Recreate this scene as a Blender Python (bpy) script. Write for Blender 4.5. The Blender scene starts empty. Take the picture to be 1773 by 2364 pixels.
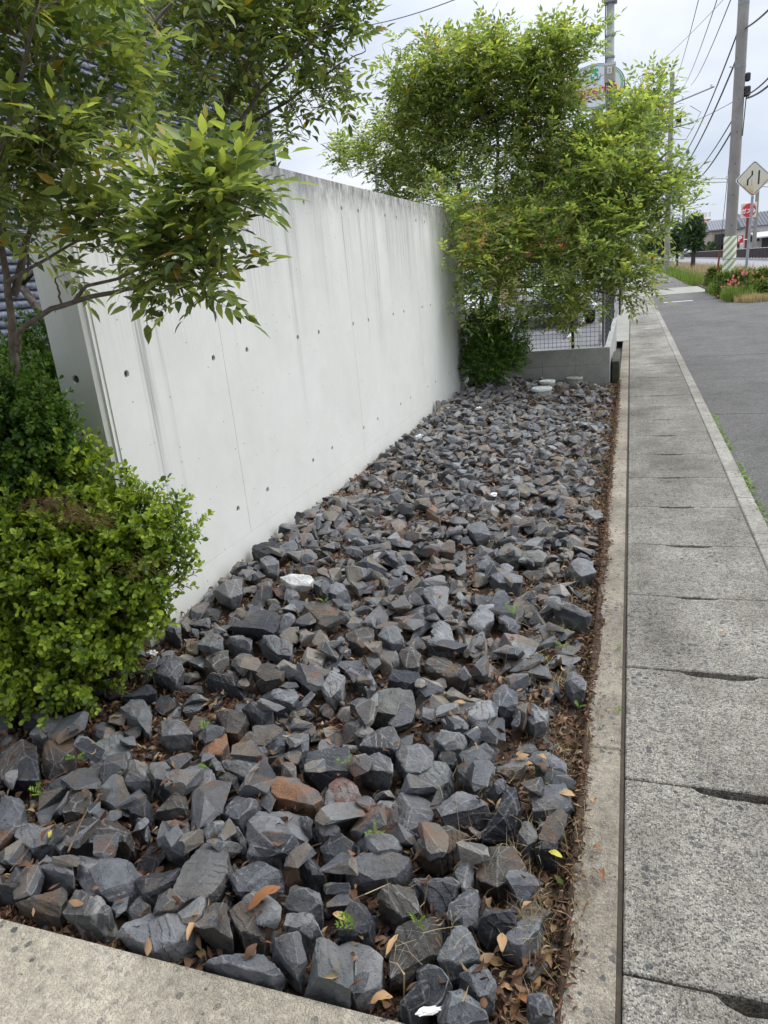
import bpy, bmesh, math, random
import numpy as np
from mathutils import Vector, Matrix, noise as mnoise
RNG = random.Random(7)
NR = np.random.default_rng(7)
rad = math.radians
C = bpy.context.scene.collection
sc = bpy.context.scene

# ---------------------------------------------------------------- camera
YAW, PITCH, ROLL, H0, FPX = rad(19.89), rad(18.02), rad(-5.47), 1.4, 1640.0
fw = np.array([-math.sin(YAW)*math.cos(PITCH), math.cos(YAW)*math.cos(PITCH), -math.sin(PITCH)])
r0 = np.array([math.cos(YAW), math.sin(YAW), 0.0]); u0 = np.cross(r0, fw)
rt = math.cos(ROLL)*r0 + math.sin(ROLL)*u0
up = -math.sin(ROLL)*r0 + math.cos(ROLL)*u0
CP = np.array([0.0, 0.0, H0])
cd = bpy.data.cameras.new('camera'); cam = bpy.data.objects.new('camera', cd); C.objects.link(cam)
cam.matrix_world = Matrix(((rt[0], up[0], -fw[0], CP[0]), (rt[1], up[1], -fw[1], CP[1]), (rt[2], up[2], -fw[2], CP[2]), (0, 0, 0, 1)))
cd.sensor_fit = 'HORIZONTAL'; cd.sensor_width = 36; cd.lens = 36*FPX/1773; cd.clip_start = 0.05; cd.clip_end = 3000
sc.camera = cam
sc.render.resolution_x, sc.render.resolution_y = 768, 1024

# ---------------------------------------------------------------- light
SUN_EL, SUN_AZ = rad(52), rad(62)          # azimuth from +Y towards +X
w = bpy.data.worlds.new('World'); sc.world = w; w.use_nodes = True
nt = w.node_tree; N = nt.nodes; L = nt.links; N.clear()
out = N.new('ShaderNodeOutputWorld'); bg = N.new('ShaderNodeBackground'); bg.inputs['Strength'].default_value = 0.1
sky = N.new('ShaderNodeTexSky'); sky.sky_type = 'NISHITA'; sky.sun_disc = False; sky.sun_elevation = SUN_EL; sky.sun_rotation = SUN_AZ
tc = N.new('ShaderNodeTexCoord'); mp = N.new('ShaderNodeMapping'); mp.inputs['Scale'].default_value = (1.0, 1.0, 2.6)
L.new(tc.outputs['Generated'], mp.inputs['Vector'])
nz = N.new('ShaderNodeTexNoise'); nz.inputs['Scale'].default_value = 2.3; nz.inputs['Detail'].default_value = 6; nz.inputs['Roughness'].default_value = 0.5
L.new(mp.outputs['Vector'], nz.inputs['Vector'])
cr = N.new('ShaderNodeValToRGB'); cr.color_ramp.elements[0].position = 0.36; cr.color_ramp.elements[1].position = 0.66
cr.color_ramp.elements[0].color = (4.0, 4.5, 5.4, 1); cr.color_ramp.elements[1].color = (6.3, 6.5, 6.9, 1)
L.new(nz.outputs['Fac'], cr.inputs['Fac'])
sx = N.new('ShaderNodeSeparateXYZ'); L.new(tc.outputs['Generated'], sx.inputs['Vector'])
mr = N.new('ShaderNodeMapRange'); mr.inputs['From Min'].default_value = 0.25; mr.inputs['From Max'].default_value = 1.0
mr.inputs['To Min'].default_value = 1.0; mr.inputs['To Max'].default_value = 2.9; L.new(sx.outputs['Z'], mr.inputs['Value'])
vm = N.new('ShaderNodeVectorMath'); vm.operation = 'SCALE'; L.new(cr.outputs['Color'], vm.inputs[0]); L.new(mr.outputs['Result'], vm.inputs['Scale'])
mx = N.new('ShaderNodeMix'); mx.data_type = 'RGBA'; mx.inputs['Factor'].default_value = 0.93
L.new(sky.outputs['Color'], mx.inputs['A']); L.new(vm.outputs['Vector'], mx.inputs['B'])
L.new(mx.outputs['Result'], bg.inputs['Color']); L.new(bg.outputs['Background'], out.inputs['Surface'])
sl = bpy.data.lights.new('sun', 'SUN'); sl.energy = 1.2; sl.angle = rad(32); sl.color = (1.0, 0.965, 0.92)
so = bpy.data.objects.new('sun', sl); C.objects.link(so)
sd = Vector((math.sin(SUN_AZ)*math.cos(SUN_EL), math.cos(SUN_AZ)*math.cos(SUN_EL), math.sin(SUN_EL)))
so.rotation_euler = sd.to_track_quat('Z', 'Y').to_euler(); so.location = (0, 0, 30)
sc.view_settings.view_transform = 'Standard'; sc.view_settings.look = 'None'; sc.view_settings.gamma = 1
sc.view_settings.exposure = 0.7; sc.view_settings.use_curve_mapping = False
sc.render.engine = 'CYCLES'

# ---------------------------------------------------------------- helpers
S = 1773/1659.0
def ray(px, py):
    return (px*S-886.5)/FPX*rt - (py*S-1182)/FPX*up + fw
def hz(px, py, z=0.0):
    d = ray(px, py); return CP + (z-H0)/d[2]*d
def hy(px, py, Y):
    d = ray(px, py); return CP + Y/d[1]*d
def hx(px, py, X):
    d = ray(px, py); return CP + X/d[0]*d
def depth(p): return float((np.asarray(p)-CP) @ fw)
def pxm(p): return S*depth(p)/FPX          # metres per displayed pixel at p
def todisp(P):
    d = np.asarray(P)-CP; z = d @ fw
    return (886.5+FPX*(d @ rt)/z)/S, (1182-FPX*(d @ up)/z)/S

def new_mat(name):
    m = bpy.data.materials.new(name); m.use_nodes = True
    b = m.node_tree.nodes['Principled BSDF']; return m, m.node_tree.nodes, m.node_tree.links, b
def ramp(N, L, src, stops, interp='LINEAR'):
    r = N.new('ShaderNodeValToRGB'); e = r.color_ramp; e.interpolation = interp
    e.elements[0].position, e.elements[0].color = stops[0][0], (*stops[0][1], 1)
    e.elements[1].position, e.elements[1].color = stops[1][0], (*stops[1][1], 1)
    for p, c in stops[2:]:
        k = e.elements.new(p); k.color = (*c, 1)
    L.new(src, r.inputs['Fac']); return r.outputs['Color']
def noise(N, L, scale, detail=4, rough=0.6, vec=None, dist=0):
    n = N.new('ShaderNodeTexNoise'); n.inputs['Scale'].default_value = scale; n.inputs['Detail'].default_value = detail
    n.inputs['Roughness'].default_value = rough; n.inputs['Distortion'].default_value = dist
    if vec is not None: L.new(vec, n.inputs['Vector'])
    return n.outputs['Fac']
def mix(N, L, f, a, b, mode='MIX'):
    m = N.new('ShaderNodeMix'); m.data_type = 'RGBA'; m.blend_type = mode
    for s, v in (('Factor', f), ('A', a), ('B', b)):
        if isinstance(v, (int, float)): m.inputs[s].default_value = v if s == 'Factor' else (v, v, v, 1)
        elif isinstance(v, tuple): m.inputs[s].default_value = (*v, 1)
        else: L.new(v, m.inputs[s])
    return m.outputs['Result']
def math_(N, L, op, a, b=0.0, clamp=False):
    m = N.new('ShaderNodeMath'); m.operation = op; m.use_clamp = clamp
    for i, v in enumerate((a, b)):
        if isinstance(v, (int, float)): m.inputs[i].default_value = v
        else: L.new(v, m.inputs[i])
    return m.outputs[0]
def bump(N, L, b, h, strength, dist):
    n = N.new('ShaderNodeBump'); n.inputs['Strength'].default_value = strength; n.inputs['Distance'].default_value = dist
    L.new(h, n.inputs['Height']); L.new(n.outputs['Normal'], b.inputs['Normal']); return n
def texvec(N, L, scale=(1, 1, 1), kind='Object', loc=(0, 0, 0)):
    t = N.new('ShaderNodeTexCoord'); m = N.new('ShaderNodeMapping'); m.inputs['Scale'].default_value = scale
    m.inputs['Location'].default_value = loc
    L.new(t.outputs[kind], m.inputs['Vector']); return m.outputs['Vector']
def worldvec(N, L, scale=(1, 1, 1)):
    t = N.new('ShaderNodeNewGeometry'); m = N.new('ShaderNodeMapping'); m.inputs['Scale'].default_value = scale
    L.new(t.outputs['Position'], m.inputs['Vector']); return m.outputs['Vector']
def rnd(N, L):
    g = N.new('ShaderNodeNewGeometry'); o = N.new('ShaderNodeObjectInfo')
    return math_(N, L, 'FRACT', math_(N, L, 'ADD', g.outputs['Random Per Island'], o.outputs['Random']))
def plain(name, col, rough=0.6, metal=0.0, var=0.12, scale=12.0, bmp=0.0):
    m, N, L, b = new_mat(name)
    v = worldvec(N, L); f = noise(N, L, scale, 5, 0.6, v)
    lo = tuple(c*(1-var*1.6) for c in col); hi = tuple(min(1, c*(1+var)) for c in col)
    L.new(ramp(N, L, f, [(0.3, lo), (0.7, hi)]), b.inputs['Base Color'])
    b.inputs['Roughness'].default_value = rough; b.inputs['Metallic'].default_value = metal
    if bmp: bump(N, L, b, noise(N, L, scale*12, 4, 0.6, v), bmp, 0.004)
    return m

class MB:
    def __init__(s): s.v = []; s.f = []; s.n = 0
    def add(s, V, F):
        V = np.asarray(V, float).reshape(-1, 3)
        s.v.append(V); s.f += [tuple(i+s.n for i in q) for q in F]; s.n += len(V)
    def box(s, x0, x1, y0, y1, z0, z1, M=None):
        V = np.array([(x, y, z) for z in (z0, z1) for y in (y0, y1) for x in (x0, x1)], float)
        if M is not None: V = V @ M[0].T + M[1]
        s.add(V, [(0, 2, 3, 1), (4, 5, 7, 6), (0, 1, 5, 4), (2, 6, 7, 3), (0, 4, 6, 2), (1, 3, 7, 5)])
    def tube(s, P, R, k=6, cap=True):
        P = [np.asarray(p, float) for p in P]; n = len(P)
        if not hasattr(R, '__len__'): R = [R]*n
        rings = []
        for i in range(n):
            t = P[min(i+1, n-1)]-P[max(i-1, 0)]; t = t/(np.linalg.norm(t)+1e-9)
            a = np.cross(t, (0.31, 0.93, 0.2) if abs(t[2]) > 0.85 else (0, 0, 1)); a /= np.linalg.norm(a)+1e-9; b = np.cross(t, a)
            for j in range(k):
                q = 2*math.pi*j/k; rings.append(P[i]+R[i]*(math.cos(q)*a+math.sin(q)*b))
        F = [(i*k+j, i*k+(j+1) % k, (i+1)*k+(j+1) % k, (i+1)*k+j) for i in range(n-1) for j in range(k)]
        if cap: F += [tuple(range(k-1, -1, -1)), tuple((n-1)*k+j for j in range(k))]
        s.add(rings, F)
    def lathe(s, prof, c=(0, 0, 0), k=24):
        n = len(prof); V = [(c[0]+r*math.cos(2*math.pi*j/k), c[1]+r*math.sin(2*math.pi*j/k), c[2]+z) for r, z in prof for j in range(k)]
        F = [(i*k+j, i*k+(j+1) % k, (i+1)*k+(j+1) % k, (i+1)*k+j) for i in range(n-1) for j in range(k)]
        F += [tuple((n-1)*k+j for j in range(k)), tuple(range(k-1, -1, -1))]
        s.add(V, F)
    def prism(s, pts, a, b, axis=1):       # polygon in the two other axes, extruded from a to b along axis
        n = len(pts); V = []
        for t in (a, b):
            for p in pts:
                q = list(p); q.insert(axis, t); V.append(q)
        F = [tuple(range(n)), tuple(range(2*n-1, n-1, -1))]+[(i, i+n, (i+1) % n+n, (i+1) % n) for i in range(n)]
        s.add(V, F)
    def build(s, name, mat, parent=None, loc=None, smooth=False, bevel=0.0, seg=1, recalc=True):
        me = bpy.data.meshes.new(name)
        V = np.concatenate(s.v) if s.v else np.zeros((0, 3))
        if loc is not None: V = V-np.asarray(loc, float)
        me.from_pydata(V.tolist(), [], s.f)
        if recalc or bevel:
            bm = bmesh.new(); bm.from_mesh(me)
            bmesh.ops.recalc_face_normals(bm, faces=bm.faces)
            if bevel:
                es = [e for e in bm.edges if len(e.link_faces) == 2 and e.calc_face_angle(0) > 0.5]
                bmesh.ops.bevel(bm, geom=es, offset=bevel, segments=seg, profile=0.6, affect='EDGES')
            bm.to_mesh(me); bm.free()
        if smooth: me.shade_smooth(); me.set_sharp_from_angle(angle=rad(40))
        me.materials.append(mat)
        o = bpy.data.objects.new(name, me); C.objects.link(o)
        if loc is not None: o.location = loc
        if parent: o.parent = parent
        return o
def tag(o, label, cat, group=None):
    o['label'] = label; o['category'] = cat
    if group: o['group'] = group
    return o
def empty(name, loc, label=None, cat=None, group=None):
    o = bpy.data.objects.new(name, None); C.objects.link(o); o.location = loc; o.empty_display_size = 0.1
    if label: tag(o, label, cat, group)
    return o
def struct(o, kind='structure'): o['kind'] = kind; return o
def part(mb, name, mat, parent, **k):      # verts are world coordinates; parent is an unrotated empty
    o = mb.build(name, mat, parent, **k); o.location = o.location-Vector(parent.location); return o
def fastmesh(name, V, T, mat):
    me = bpy.data.meshes.new(name); V = np.asarray(V, np.float32); T = np.asarray(T, np.int32); k = T.shape[1]
    me.vertices.add(len(V)); me.vertices.foreach_set('co', V.ravel())
    me.loops.add(T.size); me.loops.foreach_set('vertex_index', T.ravel())
    me.polygons.add(len(T)); me.polygons.foreach_set('loop_start', np.arange(0, T.size, k, dtype=np.int32))
    me.update(calc_edges=True); me.validate(); me.materials.append(mat)
    return me
def spread(TV, TF, Ms, Ls):               # many copies of one template in one array
    n = len(Ls); V = np.einsum('nij,vj->nvi', Ms, TV)+Ls[:, None, :]
    F = TF[None]+(np.arange(n)*len(TV))[:, None, None]
    return V.reshape(-1, 3), F.reshape(-1, 3)
def frame(d, upv):                         # matrices with local +Y along d and +Z near upv
    d = d/np.linalg.norm(d, axis=1, keepdims=True); x = np.cross(d, upv); x /= np.linalg.norm(x, axis=1, keepdims=True)+1e-9
    z = np.cross(x, d); return np.stack([x, d, z], axis=2)

# ---------------------------------------------------------------- materials
def leaf_mat(name, stops, trans=0.35, rough=0.42, spec=0.4):
    m, N, L, b = new_mat(name)
    col = ramp(N, L, rnd(N, L), stops)
    col = mix(N, L, 0.35, col, ramp(N, L, noise(N, L, 1.8, 3, 0.5, worldvec(N, L)), [(0.35, (0.55, 0.62, 0.5)), (0.65, (1.25, 1.2, 1.1))]), 'MULTIPLY')
    L.new(col, b.inputs['Base Color']); b.inputs['Roughness'].default_value = rough
    b.inputs['Specular IOR Level'].default_value = spec
    t = N.new('ShaderNodeBsdfTranslucent'); L.new(mix(N, L, 1.0, col, (1.35, 1.3, 0.6), 'MULTIPLY'), t.inputs['Color'])
    ms = N.new('ShaderNodeMixShader'); ms.inputs[0].default_value = trans
    L.new(b.outputs[0], ms.inputs[1]); L.new(t.outputs[0], ms.inputs[2]); L.new(ms.outputs[0], N['Material Output'].inputs['Surface'])
    return m
G = {}
G['ash'] = leaf_mat('ash_leaf', [(0, (.10, .155, .065)), (.25, (.18, .255, .09)), (.55, (.285, .365, .13)), (.85, (.42, .50, .18)), (.97, (.45, .48, .13)), (.987, (.44, .33, .05)), (1, (.34, .2, .07))], trans=.58)
G['ash_near'] = leaf_mat('ash_leaf_near', [(0, (.075, .12, .065)), (.3, (.15, .21, .085)), (.6, (.265, .34, .11)), (.88, (.40, .48, .15)), (.965, (.38, .40, .11)), (.98, (.46, .35, .05)), (1, (.33, .20, .12))], rough=.38, trans=.5)
G['box'] = leaf_mat('box_leaf', [(0, (.07, .125, .022)), (.3, (.16, .24, .028)), (.65, (.31, .42, .038)), (1, (.46, .56, .065))], rough=.36, trans=.38)
G['boxdark'] = leaf_mat('dark_leaf_and_core_shade', [(0, (.04, .095, .018)), (.6, (.085, .175, .022)), (1, (.17, .28, .032))], rough=.4)  # own green of the dark shrubs; also shade painted into the bright shrub's core
G['topiary'] = leaf_mat('topiary_leaf', [(0, (.015, .04, .014)), (.6, (.035, .08, .022)), (1, (.075, .14, .035))])
G['grass'] = leaf_mat('grass_blade', [(0, (.06, .12, .02)), (.5, (.12, .21, .03)), (.85, (.2, .3, .05)), (1, (.36, .33, .14))], rough=.6)
G['drygrass'] = leaf_mat('dry_grass_blade', [(0, (.22, .17, .09)), (.5, (.38, .30, .17)), (1, (.5, .42, .3))], rough=.7)
G['plume'] = leaf_mat('grass_plume', [(0, (.30, .22, .18)), (1, (.5, .39, .34))], rough=.8)
G['azalea'] = leaf_mat('azalea_leaf', [(0, (.04, .09, .014)), (.5, (.12, .19, .02)), (1, (.26, .32, .04))])
G['pink'] = leaf_mat('azalea_flower', [(0, (.75, .10, .30)), (.5, (.8, .22, .28)), (1, (.85, .36, .34))], rough=.6)
G['weed'] = leaf_mat('weed_leaf', [(0, (.09, .19, .02)), (1, (.26, .38, .04))], rough=.5)
G['litter'] = leaf_mat('fallen_leaf', [(0, (.050, .026, .016)), (.4, (.12, .060, .036)), (.72, (.20, .108, .062)), (.9, (.32, .21, .12)), (1, (.46, .34, .20))], trans=.1, rough=.65, spec=.3)
G['tanleaf'] = leaf_mat('tan_fallen_leaf', [(0, (.42, .25, .12)), (1, (.52, .33, .17))], trans=.08, rough=.6)
G['brownleaf'] = leaf_mat('large_brown_leaf', [(0, (.30, .13, .055)), (1, (.34, .15, .065))], trans=.1, rough=.5)
G['yellowleaf'] = leaf_mat('yellow_leaf', [(0, (.5, .42, .05)), (1, (.55, .5, .08))], trans=.1)
G['straw'] = plain('straw', (.42, .33, .18), .8)
G['bark'] = plain('bark', (.17, .14, .11), .85, var=.35, scale=30, bmp=.5)
G['twig'] = plain('twig', (.16, .11, .07), .8, var=.3, scale=30)
G['greenstem'] = plain('green_stem', (.13, .17, .05), .7)
G['darkbark'] = plain('dark_bark', (.05, .042, .034), .9, var=.3, scale=20)
G['paper'] = plain('white_paper', (.78, .78, .76), .8, var=.08)

def rock_mat(name, stops, stain=0.0, staincol=(.24, .11, .045), veins=0.5, streak=0.0, edge=.55):
    m, N, L, b = new_mat(name)
    v = worldvec(N, L)
    base = ramp(N, L, rnd(N, L), stops)
    f = noise(N, L, 14, 7, .68, v)
    col = mix(N, L, .75, base, ramp(N, L, f, [(.3, (.5, .5, .53)), (.5, (.95, .95, .96)), (.7, (1.55, 1.53, 1.48))]), 'MULTIPLY')
    # thin pale fracture veins
    mu = N.new('ShaderNodeTexVoronoi'); mu.feature = 'DISTANCE_TO_EDGE'; mu.inputs['Scale'].default_value = 7.5
    nd = N.new('ShaderNodeTexNoise'); nd.inputs['Scale'].default_value = 9; nd.inputs['Detail'].default_value = 4; L.new(v, nd.inputs['Vector'])
    va = N.new('ShaderNodeVectorMath'); va.operation = 'MULTIPLY_ADD'; L.new(nd.outputs['Color'], va.inputs[0]); va.inputs[1].default_value = (.4, .4, .4); L.new(v, va.inputs[2])
    L.new(va.outputs[0], mu.inputs['Vector'])
    vf = ramp(N, L, mu.outputs['Distance'], [(0, (1, 1, 1)), (.013, (0, 0, 0))])
    vmask = math_(N, L, 'MULTIPLY', vf, math_(N, L, 'MULTIPLY', ramp(N, L, noise(N, L, 7, 2, .5, v), [(.5, (0, 0, 0)), (.62, (1, 1, 1))]), veins))
    col = mix(N, L, math_(N, L, 'MULTIPLY', vmask, .6), col, (.24, .25, .25))
    # pale specks of dust
    sp = noise(N, L, 230, 2, .5, v)
    col = mix(N, L, math_(N, L, 'MULTIPLY', ramp(N, L, sp, [(.66, (0, 0, 0)), (.72, (1, 1, 1))]), .55), col, (.3, .29, .27))
    # clay dust lying in patches on the upper faces
    gn = N.new('ShaderNodeNewGeometry'); gs_ = N.new('ShaderNodeSeparateXYZ'); L.new(gn.outputs['Normal'], gs_.inputs[0])
    du = math_(N, L, 'MULTIPLY', ramp(N, L, noise(N, L, 4.5, 6, .65, v), [(.47, (0, 0, 0)), (.66, (1, 1, 1))]), ramp(N, L, gs_.outputs['Z'], [(.35, (0, 0, 0)), (.8, (1, 1, 1))]))
    col = mix(N, L, math_(N, L, 'MULTIPLY', du, .5), col, (.20, .165, .125))
    # chipped, bruised edges
    at = N.new('ShaderNodeAttribute'); at.attribute_name = 'edge'
    em = math_(N, L, 'MULTIPLY', at.outputs['Fac'], ramp(N, L, noise(N, L, 45, 4, .7, v), [(.38, (0, 0, 0)), (.58, (1, 1, 1))]))
    col = mix(N, L, math_(N, L, 'MULTIPLY', em, edge), col, (.36, .365, .37))
    # rust / clay stain patches
    if stain > 0:
        sm = ramp(N, L, noise(N, L, 9, 5, .6, v, .4), [(.62-.3*stain, (0, 0, 0)), (.74-.3*stain, (1, 1, 1))])
        col = mix(N, L, math_(N, L, 'MULTIPLY', sm, .75), col, staincol)
    if streak:
        vs = worldvec(N, L, (60, 12, 12)); col = mix(N, L, math_(N, L, 'MULTIPLY', ramp(N, L, noise(N, L, 1, 3, .5, vs), [(.5, (0, 0, 0)), (.62, (1, 1, 1))]), streak), col, (.5, .48, .44))
    L.new(col, b.inputs['Base Color'])
    L.new(ramp(N, L, f, [(.3, (.5, .5, .5)), (.7, (.75, .75, .75))]), b.inputs['Roughness'])
    b.inputs['Specular IOR Level'].default_value = .5
    h = math_(N, L, 'ADD', math_(N, L, 'MULTIPLY', noise(N, L, 28, 8, .72, v), 1.0), math_(N, L, 'MULTIPLY', noise(N, L, 160, 4, .7, v), .25))
    bump(N, L, b, h, 1.0, .016)
    return m
SL = [(0, (.070, .075, .083)), (.4, (.135, .143, .154)), (.8, (.20, .208, .218)), (1, (.29, .297, .302))]
R = {}
R['slate'] = rock_mat('slate_rock', SL, veins=.6)
R['dark'] = rock_mat('dark_slate_rock', [(0, (.022, .025, .032)), (1, (.045, .05, .06))], veins=.35, edge=.35)
R['pale'] = rock_mat('pale_grey_rock', [(0, (.15, .16, .165)), (1, (.2, .21, .205))], veins=.5)
R['rough'] = rock_mat('sandy_grey_rock', [(0, (.13, .128, .125)), (1, (.16, .157, .15))], veins=.1, edge=.3)
R['brown'] = rock_mat('brown_stained_rock', [(0, (.062, .058, .052)), (1, (.105, .094, .08))], stain=.35, staincol=(.15, .085, .045))
R['rust'] = rock_mat('rust_stained_rock', [(0, (.13, .125, .12)), (1, (.19, .18, .165))], stain=.75, staincol=(.30, .13, .05))
R['red'] = rock_mat('red_patched_rock', [(0, (.22, .2, .185)), (1, (.25, .23, .21))], stain=.45, staincol=(.19, .06, .035))
R['striped'] = rock_mat('streaked_rock', [(0, (.09, .09, .088)), (1, (.12, .12, .115))], streak=.6)
R['green'] = rock_mat('greenish_grey_rock', [(0, (.15, .155, .14)), (1, (.18, .185, .165))], veins=.5)
R['white'] = rock_mat('white_rock', [(0, (.55, .55, .53)), (1, (.66, .66, .63))], veins=0, edge=.1)
R['mixed'] = rock_mat('bed_rock', [(0, (.052, .056, .063)), (.28, (.107, .114, .124)), (.55, (.175, .183, .193)), (.66, (.27, .277, .28)), (.71, (.14, .125, .105)), (.93, (.21, .175, .135)), (1, (.33, .31, .27))], stain=.12)

def concrete(name, col, var=.16, pebble=0.0, stain=.3, bmp=.3, blotch=.8, grime=0.0, old=0.0):
    m, N, L, b = new_mat(name); v = worldvec(N, L)
    c = ramp(N, L, noise(N, L, 2.1, 7, .62, v), [(.32, tuple(x*(1-stain) for x in col)), (.62, col), (.8, tuple(x*(1+var) for x in col))])
    c = mix(N, L, blotch, c, ramp(N, L, noise(N, L, 34, 6, .75, v), [(.33, (.5, .5, .5)), (.5, (.95, .95, .94)), (.68, (1.22, 1.2, 1.16))]), 'MULTIPLY')
    hgt = noise(N, L, 120, 5, .7, v)
    if pebble:
        dn = N.new('ShaderNodeTexNoise'); dn.inputs['Scale'].default_value = 90; dn.inputs['Detail'].default_value = 3; L.new(v, dn.inputs['Vector'])
        dv = N.new('ShaderNodeVectorMath'); dv.operation = 'MULTIPLY_ADD'; L.new(dn.outputs['Color'], dv.inputs[0]); dv.inputs[1].default_value = (.012, .012, .012); L.new(v, dv.inputs[2])
        vo = N.new('ShaderNodeTexVoronoi'); vo.inputs['Scale'].default_value = 190; L.new(dv.outputs[0], vo.inputs['Vector'])
        vc = N.new('ShaderNodeSeparateColor'); L.new(vo.outputs['Color'], vc.inputs[0])
        pc = ramp(N, L, vc.outputs[0], [(0, (.05, .05, .052)), (.3, (.12, .115, .108)), (.45, (.26, .235, .19)), (.7, (.52, .475, .385)), (1, (.78, .72, .60))])
        inside = ramp(N, L, vo.outputs['Distance'], [(.38, (1, 1, 1)), (.62, (0, 0, 0))])
        c = mix(N, L, math_(N, L, 'MULTIPLY', inside, pebble), c, pc)
        v2 = N.new('ShaderNodeTexVoronoi'); v2.inputs['Scale'].default_value = 46; L.new(dv.outputs[0], v2.inputs['Vector'])
        s2 = N.new('ShaderNodeSeparateColor'); L.new(v2.outputs['Color'], s2.inputs[0])
        rad2 = math_(N, L, 'MULTIPLY', s2.outputs[1], .28)
        ins2 = math_(N, L, 'GREATER_THAN', math_(N, L, 'ADD', rad2, .16), v2.outputs['Distance'])
        big = math_(N, L, 'MULTIPLY', ins2, ramp(N, L, s2.outputs[0], [(.55, (0, 0, 0)), (.57, (1, 1, 1))]))
        patch = ramp(N, L, noise(N, L, 3.3, 2, .5, v), [(.42, (.15, .15, .15)), (.6, (1, 1, 1))])
        c = mix(N, L, math_(N, L, 'MULTIPLY', math_(N, L, 'MULTIPLY', big, patch), .85), c, ramp(N, L, s2.outputs[2], [(0, (.07, .078, .088)), (1, (.15, .15, .155))]))
        hgt = math_(N, L, 'ADD', hgt, math_(N, L, 'MULTIPLY', inside, .8))
    if old:       # dark algae film on the stretch of slabs beside the lids
        sy = N.new('ShaderNodeSeparateXYZ'); L.new(v, sy.inputs[0]); yy = math_(N, L, 'ADD', sy.outputs['Y'], math_(N, L, 'MULTIPLY', noise(N, L, 1.6, 5, .65, v), 2.4))
        of = math_(N, L, 'MULTIPLY', ramp(N, L, math_(N, L, 'DIVIDE', yy, 20.0), [(.15, (0, 0, 0)), (.26, (1, 1, 1)), (.52, (1, 1, 1)), (.62, (.2, .2, .2))]), ramp(N, L, noise(N, L, 3.5, 6, .65, v), [(.3, (.45, .45, .45)), (.6, (1, 1, 1))]))
        c = mix(N, L, math_(N, L, 'MULTIPLY', of, old), c, (.52, .53, .52), 'MULTIPLY')
    if grime:
        g1 = ramp(N, L, noise(N, L, .55, 6, .62, worldvec(N, L, (2.0, 1, 1))), [(.42, (1, 1, 1)), (.62, (.52, .51, .5))])
        g2 = ramp(N, L, noise(N, L, 5, 6, .7, v), [(.45, (1, 1, 1)), (.7, (.66, .65, .63))])
        c = mix(N, L, grime, c, g1, 'MULTIPLY'); c = mix(N, L, grime, c, g2, 'MULTIPLY')
    L.new(c, b.inputs['Base Color']); b.inputs['Roughness'].default_value = .85; b.inputs['Specular IOR Level'].default_value = .3
    bump(N, L, b, hgt, bmp, .004)
    return m
K = {}
K['slab'] = concrete('exposed_aggregate_concrete', (.50, .475, .415), pebble=.8, stain=.35, bmp=.9, grime=.85, old=.75)
K['kerb'] = concrete('kerb_concrete', (.46, .435, .38), pebble=.45, stain=.35, bmp=.7, grime=.7)
K['curb'] = concrete('brownish_edge_concrete', (.44, .385, .305), stain=.45, bmp=.7, pebble=.3, grime=.8)
K['apron'] = concrete('driveway_concrete', (.70, .63, .50), stain=.3, bmp=.9, grime=.55, pebble=.06)
K['block'] = concrete('grey_block', (.42, .42, .39), stain=.3, bmp=.3, blotch=.3)
K['mossblock'] = concrete('mossy_block', (.10, .10, .075), stain=.5, bmp=.8)
K['asphalt'] = concrete('asphalt', (.165, .162, .162), var=.15, stain=.3, bmp=1.2, blotch=.95, pebble=.45, grime=.4)
K['road'] = concrete('pale_road_asphalt', (.27, .27, .28), var=.08, stain=.08, bmp=.1, blotch=.2)
K['band'] = concrete('pale_concrete_band', (.34, .33, .29), stain=.2, bmp=.3)
K['soil'] = concrete('brown_soil', (.085, .055, .036), stain=.5, bmp=1.0)
K['grit_and_void'] = concrete('groove_dirt', (.085, .07, .052), stain=.4, bmp=.8)  # groove and joint dirt; also the dark void under the slabs
K['earth'] = concrete('far_ground', (.20, .19, .165), stain=.3, bmp=.2)
K['lot'] = concrete('parking_asphalt', (.20, .20, .205), var=.1, stain=.2, bmp=.3, blotch=.3)
K['gravel'] = concrete('pale_gravel', (.5, .47, .41), pebble=.6, stain=.2, bmp=.8)
K['polec'] = concrete('pole_concrete', (.27, .255, .235), stain=.2, bmp=.15, blotch=.35)
# ================================================================ the ground
def sheet(name, x0, x1, y0, y1, z, mat, step=None):
    mb = MB()
    if not step: mb.add([(x0, y0, z), (x1, y0, z), (x1, y1, z), (x0, y1, z)], [(0, 1, 2, 3)])
    return struct(mb.build(name, mat))
sheet('ground', -900, 900, -300, 1500, -0.14, K['earth'])
sheet('driveway', 0.70, 16, -4, 21.7, -0.012, K['asphalt'])
sheet('path', 0.70, 2.66, 21.7, 210, -0.012, K['asphalt'])
sheet('path_concrete_band', 0.12, 2.6, 28.2, 33.2, -0.006, K['band'])
sheet('road', 6.1, 11.2, 21.7, 400, -0.016, K['road'])
sheet('parking_lot', -16, -0.32, 9.3, 60, -0.03, K['lot'])
sheet('pavement_behind_wall', -0.32, 0.6, 13.6, 210, -0.016, K['band'])
sheet('gravel_strip', -3.2, -0.36, 9.45, 10.9, -0.02, K['gravel'])
for k in range(6):      # worn white lines on the driveway and the lot
    sheet('parking_line', -9.2+k*1.6, -9.08+k*1.6, 15, 20, -0.026, plain('worn_white_paint', (.62, .62, .6), .7) if k == 0 else bpy.data.materials['worn_white_paint'])
sheet('painted_mark', 0.95, 1.75, 23.6, 23.85, -0.008, bpy.data.materials['worn_white_paint'])
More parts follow.
